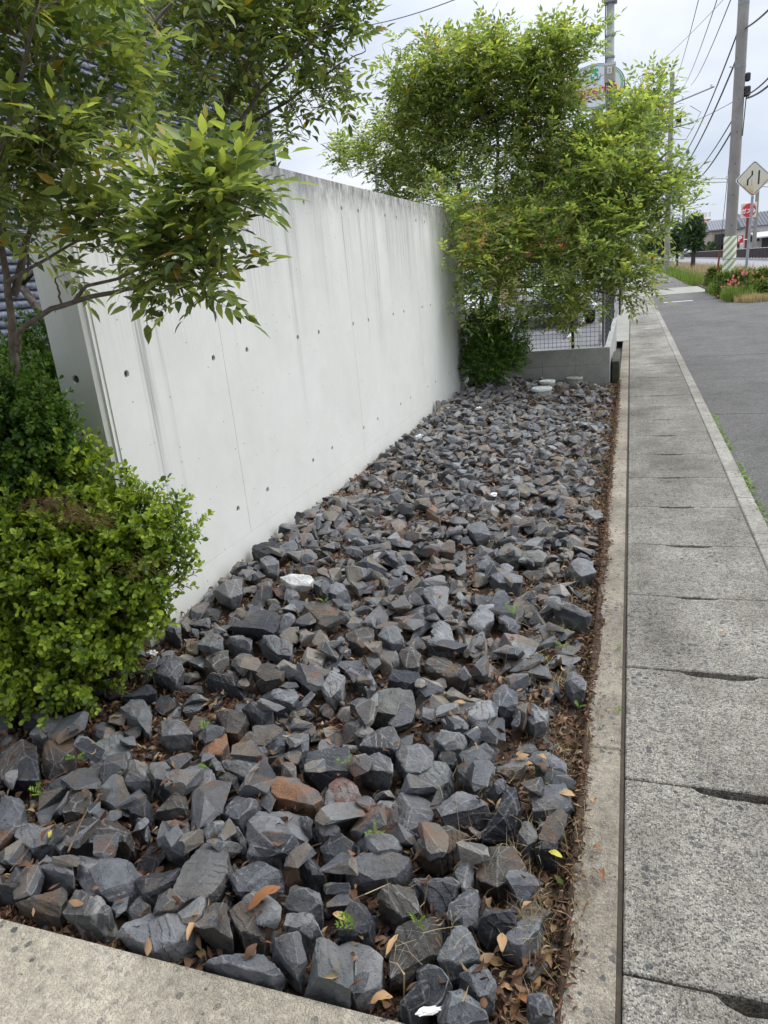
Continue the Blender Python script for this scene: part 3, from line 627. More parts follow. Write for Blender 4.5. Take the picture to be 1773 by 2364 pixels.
('B','slate',[(1010,310),(1060,225),(1110,240),(1110,300),(1060,320)],[(1020,345),(1100,330)],None),
('B','dark',[(735,110),(770,60),(830,80),(845,140),(800,160)],[(750,150),(820,178)],None),
('B','slate',[(915,60),(1000,35),(1050,90),(1040,120),(960,120)],[(930,120),(990,158),(1040,140)],None),
('B','slate',[(-60,440),(0,430),(50,460),(45,540)],[(-60,560),(20,600)],None),
('B','slate',[(50,460),(120,430),(210,480),(205,540),(100,540)],[(60,550),(200,565)],None),
('B','slate',[(300,570),(390,500),(480,540),(540,600),(400,625)],[(320,635),(530,635)],None),
('Q','green',[(345,980),(450,965),(560,985),(577,1040),(500,1110),(340,1085)],[(350,1152),(470,1130),(560,1060)],'pale greenish-grey flat-topped boulder'),
('Q','brown',[(615,810),(700,800),(850,890),(850,905),(740,915),(620,855)],[(630,880),(740,938),(840,930)],'long brown slab lying across the middle'),
('Q','slate',[(650,680),(690,610),(740,620),(780,740),(700,740)],[(660,745),(760,772)],None),
('Q','slate',[(600,470),(680,430),(745,450),(730,560),(680,580)],[(620,545),(700,597)],'oval slab standing in front of a pale rock'),
('Q','slate',[(830,640),(900,545),(975,540),(975,620),(900,665)],[(840,660),(920,685)],None),
('Q','slate',[(1270,540),(1290,510),(1400,550),(1480,600),(1470,620)],[(1300,580),(1440,637)],'thin tilted slab pointing at the curb'),
('Q','slate',[(830,150),(900,105),(940,140),(958,190),(880,190)],[(840,190),(930,212)],None),
('Q','green',[(980,290),(1045,215),(1120,270),(1110,300),(1040,300)],[(990,310),(1090,325)],'bright faceted rock in the middle distance'),
('Q','brown',[(0,545),(100,520),(180,580),(170,640),(80,620)],[(0,640),(80,702),(170,670)],None),
('Q','slate',[(45,430),(110,400),(200,440),(260,500),(180,510)],[(60,470),(240,532)],None),
('Q','slate',[(815,1110),(900,1030),(1000,1020),(990,1110),(910,1150)],[(840,1150),(930,1172)],None),
('Q','slate',[(950,1000),(1030,950),(1090,1000),(1095,1060),(1000,1080)],[(960,1090),(1080,1090)],None),
('Q','slate',[(1105,1080),(1170,1045),(1255,1090),(1250,1130),(1180,1150)],[(1120,1150),(1200,1200),(1250,1150)],None),
('Q','slate',[(90,980),(130,870),(215,910),(205,960),(140,1020)],[(100,1000),(150,1037)],None),
('Q','brown',[(482,770),(560,755),(600,800),(590,860),(520,870)],[(500,870),(580,882)],None),
('Q','dark',[(410,920),(450,875),(590,885),(600,930),(520,950)],[(420,960),(560,972),(600,950)],None),
('Q','slate',[(240,900),(290,865),(350,880),(375,940),(320,970)],[(250,950),(330,1002),(370,980)],None),
('Q','slate',[(1330,910),(1390,880),(1445,940),(1440,980),(1380,970)],[(1350,960),(1430,1002)],None),
('Q','slate',[(705,1130),(760,1090),(855,1150),(840,1180),(760,1180)],[(720,1170),(820,1200)],None),
('Q','slate',[(285,1260),(360,1170),(450,1145),(495,1230),(480,1280)],[(300,1300),(470,1302)],None),
('Q','pale',[(665,1220),(690,1185),(800,1190),(838,1220),(820,1260),(720,1270)],[(680,1290),(800,1292)],None),
('Q','pale',[(592,440),(620,410),(700,393),(725,400),(725,430),(640,440)],[(600,462),(720,440)],'pale rock behind the oval slab'),
('Q','brown',[(192,710),(260,655),(360,655),(365,720),(300,750)],[(220,780),(340,770)],None),
('Q','slate',[(375,700),(420,650),(490,660),(520,720),(450,740)],[(390,750),(500,755)],None),
('M','white',[(1525,430),(1600,415),(1690,420),(1720,440),(1690,475),(1600,480)],[(1580,490),(1660,490)],'chalk-white flat rock near the wall'),
('Q','green',[(1080,260),(1180,250),(1250,290),(1230,315),(1130,310)],[(1090,300),(1220,325)],None),
('Q','slate',[(1345,330),(1400,290),(1480,330),(1495,380),(1420,400)],[(1360,400),(1470,415)],None),
('Q','pale',[(1120,240),(1180,190),(1240,205),(1210,245)],[(1130,255),(1200,258)],None),
('Q','rust',[(625,60),(660,30),(712,80),(700,110)],[(630,105),(690,115)],'orange-sided rock in the middle distance'),
('Q','slate',[(940,380),(1040,375),(1120,400),(1118,430),(1000,430)],[(945,420),(1100,445)],None),
]
GX0, GY0, CELL = -4.2, 0.93, 0.01
GNX, GNY = int(4.1/CELL), int(8.3/CELL)
cx = GX0+(np.arange(GNX)+.5)*CELL; cy = GY0+(np.arange(GNY)+.5)*CELL
HM = soil_z(cx[:, None], cy[None, :])+0.0
def rast(nrm, dd, lo, hi):
    i0 = max(0, int((lo[0]-GX0)/CELL)); i1 = min(GNX, int((hi[0]-GX0)/CELL)+2)
    j0 = max(0, int((lo[1]-GY0)/CELL)); j1 = min(GNY, int((hi[1]-GY0)/CELL)+2)
    if i1 <= i0 or j1 <= j0: return None
    X = cx[i0:i1][:, None, None]; Y = cy[j0:j1][None, :, None]
    num = dd-nrm[:, 0]*X-nrm[:, 1]*Y; nz_ = nrm[:, 2]
    u = nz_ > .02; l = nz_ < -.02; sd_ = ~(u | l)
    top = (num[..., u]/nz_[u]).min(-1); bot = (num[..., l]/nz_[l]).max(-1)
    ok = top > bot
    if sd_.any(): ok &= (num[..., sd_] >= 0).all(-1)
    return i0, i1, j0, j1, top, bot, ok
def hull(P):
    bm = bmesh.new()
    for p in P: bm.verts.new(p)
    r = bmesh.ops.convex_hull(bm, input=bm.verts)
    dele = [v for v in bm.verts if not v.link_faces]
    bmesh.ops.delete(bm, geom=dele, context='VERTS')
    bmesh.ops.dissolve_limit(bm, angle_limit=rad(7), verts=bm.verts, edges=bm.edges)
    bmesh.ops.recalc_face_normals(bm, faces=bm.faces)
    return bm
def chip(bm, rr, n, depth=.12):             # knock flat chips off the upper corners
    for _ in range(n):
        d = Vector((rr.gauss(0, 1), rr.gauss(0, 1), rr.uniform(-.1, 1.1))).normalized()
        pr = [v.co.dot(d) for v in bm.verts]; hi, lo = max(pr), min(pr)
        q = d*(hi-(hi-lo)*depth*rr.uniform(.4, 1.2))
        r = bmesh.ops.bisect_plane(bm, geom=bm.verts[:]+bm.edges[:]+bm.faces[:], plane_co=q, plane_no=d, clear_outer=True)
        es = [e for e in r['geom_cut'] if isinstance(e, bmesh.types.BMEdge)]
        if len(es) >= 3: bmesh.ops.edgenet_fill(bm, edges=es)
    bmesh.ops.recalc_face_normals(bm, faces=bm.faces)
def planes(bm):
    bm.normal_update()
    n = np.array([f.normal[:] for f in bm.faces]); d = np.array([f.normal.dot(f.verts[0].co) for f in bm.faces]); return n, d
def finish_rock(bm, name, mat, bev, cuts, amp, seed, freq=22.0):
    ly = bm.faces.layers.float.new('edge')
    es = [e for e in bm.edges if len(e.link_faces) == 2 and e.calc_face_angle(0) > .2]
    old = set(bm.faces)
    r = bmesh.ops.bevel(bm, geom=es, offset=bev, segments=1, affect='EDGES', clamp_overlap=True)
    for f in r['faces']: f[ly] = 1.0
    bmesh.ops.triangulate(bm, faces=bm.faces)
    if cuts:
        for _ in range(cuts):
            lim = bev*(2.6 if amp < .01 else 3.0)
            es = [e for e in bm.edges if e.calc_length() > lim]
            if not es: break
            bmesh.ops.subdivide_edges(bm, edges=es, cuts=1)
            bmesh.ops.triangulate(bm, faces=[f for f in bm.faces if len(f.verts) > 3])
        off = Vector((seed*3.1, seed*1.7, 0)); bm.normal_update()
        sh = Vector((RNG.uniform(-1, 1), RNG.uniform(-1, 1), RNG.uniform(-.4, .4))).normalized()
        mv = []
        for v in bm.verts:
            q = v.co*freq+off
            a = mnoise.fractal(q, 1.0, 2.0, 4)
            b2 = abs(mnoise.noise(q*.6+Vector((9, 0, 0))))
            st = (v.co.dot(sh)*48+mnoise.noise(q*.5)*1.5) % 1.0        # split layers of slate
            mv.append(v.normal*(a*amp-b2*amp*1.2+(st*.5)*amp*1.1))
        for v, m_ in zip(bm.verts, mv): v.co += m_
    me = bpy.data.meshes.new(name); bm.to_mesh(me); bm.free()
    me.shade_smooth(); me.set_sharp_from_angle(angle=rad(26)); me.materials.append(mat)
    return me
def mound_top(x, y): return float(.0+.115*sstep((-x-.45)/1.3)*sstep((y-1.6)/1.2))

KINDWORD = {'slate': 'slate grey', 'dark': 'near-black', 'pale': 'pale grey', 'rough': 'sandy grey', 'brown': 'brown-stained', 'rust': 'rust-stained', 'red': 'red-patched', 'striped': 'streaked', 'green': 'greenish grey', 'white': 'white', 'mixed': 'grey'}
ROCKS = []       # (object, centre, size, kind, nick)
for i, (rg, kind, T, Lw, nick) in enumerate(TR):
    ox, oy, k = RGN[rg]
    dsp = lambda q: ((ox+q[0]/k)/S, (oy+q[1]/k)/S)
    c0 = hz(*dsp((sum(t[0] for t in T)/len(T), sum(t[1] for t in T)/len(T))), .05)
    zt = .028+mound_top(c0[0], c0[1]); rr = random.Random(i)
    ztop = zt+rr.uniform(-.012, .016)
    rem = .07 if c0[1] < 2.2 else .06
    if kind == 'white': rem = .022
    TP = [hz(*dsp(q), ztop+rr.uniform(-.008, .008)) for q in T]
    cen = np.mean(TP, axis=0)
    LP = [hz(*dsp(q), ztop-rem) for q in Lw]
    P = list(TP)+list(LP)
    ym = np.mean([p[1] for p in TP])
    for p in TP:
        q = cen+(p-cen)*(.82 if p[1] > ym-.01 else .6); q[2] = ztop-rem-.02; P.append(q)
    for p in LP: q = p.copy(); q[2] -= .02; q[1] += .01; P.append(q)
    if rr.random() < .8:                      # ridge crossing the top face
        a, b = cen+(TP[0]-cen)*rr.uniform(.1, .6), cen+(TP[len(TP)//2]-cen)*rr.uniform(.1, .6)
        for q in (a, b): q = q.copy(); q[2] = ztop+rr.uniform(.008, .024); P.append(q)
    P = np.array(P)
    if P[:, 1].min() < .955 and rg != 'x':      # keep clear of the apron
        P[:, 1] = np.maximum(P[:, 1], .957)
    P[:, 0] = np.minimum(P[:, 0], -.118)
    lo, hi = P.min(0), P.max(0); c = np.array([(lo[0]+hi[0])/2, (lo[1]+hi[1])/2, lo[2]+.02])
    bm = hull([Vector(p-c) for p in P])
    chip(bm, rr, 3, .13)
    n, d = planes(bm)
    R_ = rast(n, d+n @ c, lo, hi)
    if R_:
        i0, i1, j0, j1, top, bot, ok = R_
        HM[i0:i1, j0:j1] = np.where(ok, np.maximum(HM[i0:i1, j0:j1], top), HM[i0:i1, j0:j1])
    near = c[1] < 2.3
    me = finish_rock(bm, 'rock', R[kind], .0028, 5 if near else 4, .0046 if near else .0036, i+1)
    o = bpy.data.objects.new('rock', me); C.objects.link(o); o.location = c
    ROCKS.append((o, (lo+hi)/2, float(np.prod((hi-lo)[:2])**.5), kind, nick))
HM0 = HM.copy()
print('traced', len(ROCKS), max(len(o[0].data.vertices) for o in ROCKS))

# library of broken stones that the rest of the bed is made of
LIB = []
for i in range(26):
    rr = random.Random(100+i); nr = np.random.default_rng(100+i)
    sx_, sy_, sz_ = rr.uniform(.9, 1.25), rr.uniform(.68, .95), rr.uniform(.42, .72)
    n = rr.choice((9, 10, 11, 12, 13))
    P = nr.normal(size=(n, 3)); P /= np.abs(P).max(1, keepdims=True)**.55*np.linalg.norm(P, axis=1, keepdims=True)**.45
    P *= np.array([sx_, sy_, sz_])*nr.uniform(.82, 1.05, (n, 1))
    bm = hull([Vector(p) for p in P]); chip(bm, rr, 3, .16); n_, d_ = planes(bm)
    me = finish_rock(bm, 'rock', R['mixed'], .04, 2, .034, i+1, 2.8)
    m2 = me
    LIB.append((me, n_, d_, np.array([v.co[:] for v in me.vertices])))
def rotm(rr, flat):
    q = Matrix.Rotation(rr.uniform(0, 2*math.pi), 3, 'Z') @ Matrix.Rotation(rr.gauss(0, flat), 3, 'X') @ Matrix.Rotation(rr.gauss(0, flat), 3, 'Y')
    return np.array(q)
placed = []; occ = {}
def inbed(x, y):
    if x > -.15 or y < .985 or y > 9.03: return False
    if y > 2.19 and x < -1.845: return False
    return x > -3.6
def sizeat(rr, y): return min(.085, max(.03, rr.lognormvariate(math.log(.053), .30)))*(1.08 if y < 3 else 1.0)
def settle(me_i, M, s, x, y, q):
    _, n_, d_, V = LIB[me_i]
    nn = n_ @ M.T; dd = d_*s
    W_ = (V*s) @ M.T; lo = W_.min(0); hi = W_.max(0)
    R_ = rast(nn, dd+nn[:, 0]*x+nn[:, 1]*y, lo+[x, y, 0], hi+[x, y, 0])
    if R_ is None: return None
    i0, i1, j0, j1, top, bot, ok = R_
    if ok.sum() < 12: return None
    z = np.percentile((HM[i0:i1, j0:j1]-bot)[ok], q)
    return z, R_, hi[2]+z, lo
def commit(me_i, M, s, x, y, z, R_):
    i0, i1, j0, j1, top, bot, ok = R_
    HM[i0:i1, j0:j1] = np.where(ok, np.maximum(HM[i0:i1, j0:j1], top+z), HM[i0:i1, j0:j1])
    placed.append((me_i, M, s, np.array([x, y, z])))
def far_target(x, y): return mound_top(x, y)+.042
rr = random.Random(55)
# first course: on bare soil, then further courses in whatever hollows are left
for course, tries in ((0, 3400), (1, 5200), (2, 2600)):
    for t in range(tries):
        x = rr.uniform(-3.5, -.15); y = .98+8.05*rr.random()
        if not inbed(x, y): continue
        if x < -1.9 and y < 2.3 and (x < -2.75): continue
        # thin cover along the curb, under the shrub and near the lids, where litter shows
        thin = 0
        if x > -.34 and rr.random() < .55: continue
        if y > 7.4 and x > -1.2 and rr.random() < .5: continue
        if x < -1.35 and 1.45 < y < 2.25 and rr.random() < .6: continue
        s = sizeat(rr, y)*(1.0 if course == 0 else .9 if course == 1 else .68)
        i0, j0 = int((x-GX0)/CELL), int((y-GY0)/CELL); rad_ = max(2, int(s*.62/CELL))
        sub = HM[max(0, i0-rad_):i0+rad_, max(0, j0-rad_):j0+rad_]
        base = float(soil_z(x, y)); tgt = far_target(x, y)
        cover = (sub > base+.02).mean()
        if course == 0 and cover > .12: continue
        if course == 1 and (cover > .6 or sub.mean() > tgt-.03): continue
        if course == 2 and (sub.mean() > tgt-.04): continue
        best = None
        for a in range(3):
            me_i = rr.randrange(26); M = rotm(rr, .35 if course < 2 else .6)
            r_ = settle(me_i, M, s, x, y, 82)
            if r_ is None: continue
            if best is None or r_[2] < best[1][2]: best = ((me_i, M, s), r_)
        if best is None: continue
        (me_i, M, s), (z, R_, tp, lo) = best
        if tp > tgt+.05: continue
        if any(abs(x-lx) < .13 and abs(y-ly_) < .12 for lx, ly_ in ((-.90, 7.85), (-.86, 8.25), (-.6, 8.6))): continue
        V = LIB[me_i][3]*s @ M.T
        if x+V[:, 0].max() > -.118 or y+V[:, 1].min() < .957 or (y > 2.1 and x+V[:, 0].min() < -1.868): continue
        if y+V[:, 1].max() > 9.09: continue
        commit(me_i, M, s, x, y, z, R_)
print('bed rocks', len(placed))
placed.sort(key=lambda p: (p[3][1])-.25*p[2]*10)
NIND = 300-len(ROCKS)
def inview(p):
    a, b = todisp(p[3]); return 6 < a < 1650 and 0 < b < 2200
vis = [p for p in placed if inview(p)]; hid = [p for p in placed if not inview(p)]
indiv, rest = vis[:NIND], vis[NIND:]+hid
for me_i, M, s, c in indiv:
    me = LIB[me_i][0]
    o = bpy.data.objects.new('rock', me); C.objects.link(o)
    o.matrix_world = Matrix.Translation(Vector(c)) @ (Matrix(M.tolist())*s).to_4x4()
    ROCKS.append((o, c, s*2, 'mixed', None))
# a few near library rocks get the finer, stained or pale look of their own
Vs, Fs, Es = [], [], []; off = 0
TRI = {}
for i, (me, *_ ) in enumerate(LIB):
    F = np.array([p.vertices[:] for p in me.polygons]); E = np.array([a.value for a in me.attributes['edge'].data]); TRI[i] = (F, E)
for me_i, M, s, c in rest:
    V = LIB[me_i][3]*s @ M.T+c; F, E = TRI[me_i]
    Vs.append(V); Fs.append(F+off); Es.append(E); off += len(V)
me = fastmesh('rock_bed', np.concatenate(Vs), np.concatenate(Fs), R['mixed'])
at = me.attributes.new('edge', 'FLOAT', 'FACE'); at.data.foreach_set('value', np.concatenate(Es).astype(np.float32))
me.shade_smooth(); me.set_sharp_from_angle(angle=rad(26))
o = bpy.data.objects.new('rock_bed', me); C.objects.link(o); struct(o, 'stuff')
tag(o, 'mass of smaller-looking dark grey rocks filling the bed towards the block wall', 'rocks')

# small chips and splinters down in the hollows
nr = np.random.default_rng(77); cn = 5200; x = nr.uniform(-3.3, -.13, cn*3); y = .96+8.0*nr.random(cn*3)**1.5
i_ = ((x-GX0)/CELL).astype(int).clip(0, GNX-1); j_ = ((y-GY0)/CELL).astype(int).clip(0, GNY-1)
ok = (HM[i_, j_] < soil_z(x, y)+.035) & ~((y > 2.2) & (x < -1.86)); x, y, i_, j_ = x[ok][:cn], y[ok][:cn], i_[ok][:cn], j_[ok][:cn]
bm = hull([Vector(p) for p in nr.normal(size=(10, 3))*[1, .8, .45]]); bmesh.ops.triangulate(bm, faces=bm.faces); bm.verts.ensure_lookup_table()
TV = np.array([v.co[:] for v in bm.verts]); TF = np.array([[v.index for v in f.verts] for f in bm.faces]) if not bm.verts.index_update() else None
Mx = frame(nr.normal(size=(len(x), 3)), nr.normal(size=(len(x), 3)))*(nr.uniform(.004, .013, len(x)))[:, None, None]
V, F = spread(TV, TF, Mx, np.stack([x, y, HM[i_, j_]+.004], 1)); o = bpy.data.objects.new('stone_chips', fastmesh('stone_chips', V, F, R['mixed'])); C.objects.link(o); struct(o, 'stuff')
tag(o, 'small stone chips and splinters in the hollows between the rocks', 'stone chips')

# labels: named landmark rocks, and for the others the nearest landmark plus direction in the photograph
marks = [(k_, todisp(r_[1])) for k_, r_ in enumerate(ROCKS) if r_[4]]
used = {}
ORD = ['', 'second ', 'third ', 'fourth ', 'fifth ', 'sixth ', 'seventh ', 'eighth ', 'ninth ']
items = []
for k_, (o, c, s, kind, nick) in enumerate(ROCKS):
    o['category'] = 'rock'; o['group'] = 'broken rocks covering the bed'
    if nick: o['label'] = nick; continue
    px, py = todisp(c)
    cand = sorted(marks, key=lambda m: math.hypot(m[1][0]-px, (m[1][1]-py)*1.4))[:1][0]
    dx, dy = px-cand[1][0], py-cand[1][1]
    ds = math.hypot(dx, dy)
    if abs(dx) > abs(dy)*1.3: w_ = 'right of' if dx > 0 else 'left of'
    else: w_ = 'in front of' if dy > 0 else 'behind'
    size = 'small' if s < .1 else 'big' if s > .15 else 'mid-sized'
    items.append((ds, o, size, KINDWORD[kind], w_, ROCKS[cand[0]][4]))
cnt = {}
for ds, o, size, kw, w_, nk in sorted(items, key=lambda t: t[0]):
    base_key = (w_, nk); cnt[base_key] = cnt.get(base_key, 0)+1; n = cnt[base_key]
    if n <= 9: t = f"{size} {kw} {ORD[n-1]+'nearest ' if n > 1 else ''}rock {w_} {'the ' if not nk.startswith(('the',)) else ''}{nk}"
    else: t = f"{size} {kw} rock well {w_} the {nk}"
    if len(t.split()) > 16: t = t.replace('mid-sized ', '')
    if len(t.split()) > 16: t = t.replace('nearest rock', 'rock')
    words = t.split(); lab = ' '.join(words[:16])
    if lab in used: lab = lab.replace('rock', 'angular rock', 1) if len(words) < 16 else lab
    used[lab] = 1; o['label'] = lab

# ================================================================ leaf litter in the hollows
def blur(A, n):
    k = np.ones(2*n+1)/(2*n+1)
    A = np.apply_along_axis(lambda m: np.convolve(np.pad(m, n, 'edge'), k, 'valid'), 0, A)
    return np.apply_along_axis(lambda m: np.convolve(np.pad(m, n, 'edge'), k, 'valid'), 1, A)
BL_ = blur(HM, 6)
def leaf_shape(w, curl, bend, n=3):        # curled dry leaf of length 1 along +Y
    ys = np.linspace(0, 1, n+2); V = []; F = []
    for y in ys:
        h = w*math.sin(math.pi*min(1, y*.93+.04))**.8
        z = bend*math.sin(math.pi*y)
        for sd_ in (-1, 0, 1): V.append((sd_*h*(1-.25*curl)*RNG.uniform(.78, 1.15), y, z+abs(sd_)*curl*h*RNG.uniform(.5, 1.4)))
    for i in range(n+1):
        a = i*3
        for j in (0, 1): F += [(a+j, a+j+1, a+j+4), (a+j, a+j+4, a+j+3)]
    return np.array(V, float), np.array(F)
def litter(n, ymax, smin, smax, seed, dens):
    nr = np.random.default_rng(seed); out = []; tries = n*14
    x = nr.uniform(-3.6, -.118, tries); y = .955+(ymax-.955)*nr.random(tries)**1.35
    i = ((x-GX0)/CELL).astype(int).clip(0, GNX-1); j = ((y-GY0)/CELL).astype(int).clip(0, GNY-1)
    low = HM[i, j] < BL_[i, j]-.006
    soilish = HM[i, j] < soil_z(x, y)+.03
    p = np.where(soilish, 1.0, np.where(low, .38, .02))
    p *= np.where((x > -.42), 1.5, 1.0)*np.where((x < -1.2) & (y < 2.2), 1.6, 1.0)*np.where((y > 7) & (x > -1.3), 2.5, 1.0)
    p *= ~((y > 2.2) & (x < -1.86))
    ok = nr.random(tries) < p*dens; x, y, i, j = x[ok][:n], y[ok][:n], i[ok][:n], j[ok][:n]
    z = HM[i, j]+nr.uniform(.002, .02, len(x))
    return x, y, z, nr
LT = [leaf_shape(.22, .5, .12), leaf_shape(.2, 1.1, -.15), leaf_shape(.28, .25, .2), leaf_shape(.12, 1.4, .25), leaf_shape(.1, .2, .35)]
VV, FF = [], []; off = 0
for t, (TV, TF) in enumerate(LT):
    x, y, z, nr = litter(7500, 9.0, .018, .05, 200+t, .8)
    n = len(x); s = nr.uniform(.014, .038, n)*np.where(y < 2, 1.05, 1.0)
    d = nr.normal(size=(n, 3)); d[:, 2] *= .35; u = nr.normal(size=(n, 3))*.45+[0, 0, 1]
    M = frame(d, u)*s[:, None, None]*nr.choice([1.0, -1.0], (n, 1, 1))*np.array([1, 1, 1.0])
    V, F = spread(TV, TF, M, np.stack([x, y, z], 1)); VV.append(V); FF.append(F+off); off += len(V)
me = fastmesh('fallen_leaves', np.concatenate(VV), np.concatenate(FF), G['litter']); me.shade_smooth()
o = bpy.data.objects.new('fallen_leaves', me); C.objects.link(o); struct(o, 'stuff'); tag(o, 'brown dry leaf litter lying in the hollows between the rocks', 'fallen leaves')
# fine dry stalks and twigs
def stalks(name, n, seed, ln, r, mat, xr, yr, label, lift=.012, bias=None):
    nr = np.random.default_rng(seed); mb = MB(); k = 0
    while k < n:
        x, y = nr.uniform(*xr), nr.uniform(*yr)
        if y > 2.2 and x < -1.86: continue
        i, j = int((x-GX0)/CELL), int((y-GY0)/CELL)
        if not (0 <= i < GNX and 0 <= j < GNY): continue
        if HM[i, j] > BL_[i, j]+.012 and nr.random() < .8: continue
        a = nr.uniform(0, 6.28); l = nr.uniform(*ln); b = nr.uniform(-.5, .5); P = []
        for t in np.linspace(0, 1, 4):
            aa = a+b*t; xx, yy = x+math.cos(aa)*l*t, y+math.sin(aa)*l*t
            ii, jj = min(GNX-1, max(0, int((xx-GX0)/CELL))), min(GNY-1, max(0, int((yy-GY0)/CELL)))
            P.append((xx, yy, max(HM[i, j], HM[ii, jj])+lift*(1+.5*math.sin(3*t))+(.003 if xx < -.11 else 0)))
        mb.tube(P, [r, r*.8, r*.6, r*.4], 3, cap=False); k += 1
    o = mb.build(name, mat, recalc=False); struct(o, 'stuff'); tag(o, label, name.replace('_', ' ')); return o
stalks('dry_stalks', 900, 5, (.03, .10), .0009, G['straw'], (-.5, -.10), (1.0, 8.8), 'thin straw-coloured dry stalks along the curb edge of the rock bed', .004)
stalks('dead_twigs', 500, 6, (.03, .09), .0011, G['twig'], (-3.2, -.15), (1.0, 8.8), 'thin dead brown twigs strewn over the rock bed', .006)
# ================================================================ foliage
def compound(pairs, ll, lw, L_, droop, rr, fine):
    """one pinnate leaf of length L_ along +Y: stalk plus paired leaflets"""
    V, F = [], []
    def stalk(a, b, r):
        a, b = np.array(a), np.array(b); i = len(V)
        V.extend([a+[r, 0, 0], a-[r, 0, 0], b+[r*.6, 0, 0], b-[r*.6, 0, 0]]); F.extend([(i, i+1, i+3), (i, i+3, i+2)])
    pts = [np.array((0, L_*t, -droop*L_*t*t)) for t in np.linspace(0, 1, pairs+2)]
    for a, b in zip(pts, pts[1:]): stalk(a, b, .0011)
    def leaflet(o, d, l, w_, tilt):
        d = np.array(d)/np.linalg.norm(d); x = np.cross(d, (0, 0, 1)); x /= np.linalg.norm(x); n = np.cross(x, d)
        i = len(V); f = .34; dr = rr.uniform(.12, .35)
        if fine:
            c = [(0, 0), (.28, 0), (.62, 0), (1.0, 0)]
            zs = [0, -.02, -.5*dr*.6, -dr]
            V.append(o)
            for t, zz, wd in ((.28, -.015, .92), (.62, -.25*dr, .78)):
                wv = rr.uniform(-.05, .05)
                for sd_ in (-1, 0, 1): V.append(o+d*l*t+x*sd_*w_*wd+n*(zz*l+abs(sd_)*w_*f+wv*sd_*w_))
            V.append(o+d*l-n*dr*l*.6)
            F.extend([(i, i+1, i+2), (i, i+2, i+3), (i+1, i+4, i+5), (i+1, i+5, i+2), (i+2, i+5, i+6), (i+2, i+6, i+3), (i+4, i+7, i+5), (i+5, i+7, i+6)])
        else:
            V.extend([o, o+d*l*.42-x*w_+n*w_*f, o+d*l*.42+x*w_+n*w_*f, o+d*l-n*dr*l*.5, o+d*l*.45])
            F.extend([(i, i+1, i+4), (i, i+4, i+2), (i+1, i+3, i+4), (i+4, i+3, i+2)])
    for k in range(1, pairs+1):
        o = pts[k]; sc_ = (.8+.3*k/pairs)*rr.uniform(.85, 1.1)
        for sd_ in (-1, 1): leaflet(o, (sd_*1.0, rr.uniform(.55, .95), rr.uniform(-.35, .1)), ll*sc_, lw*sc_, 0)
    leaflet(pts[-1], (rr.uniform(-.1, .1), 1, -.3), ll*1.15, lw*1.05, 0)
    return np.array(V), np.array(F)
FINE = [compound(rx.choice((3, 3, 4)), .058, .0122, .15, .25+.2*rx.random(), rx, True) for rx in [random.Random(900+i) for i in range(6)]]
COARSE = [compound(rx.choice((3, 3, 4)), .070, .0145, .17, .25+.25*rx.random(), rx, False) for rx in [random.Random(950+i) for i in range(6)]]

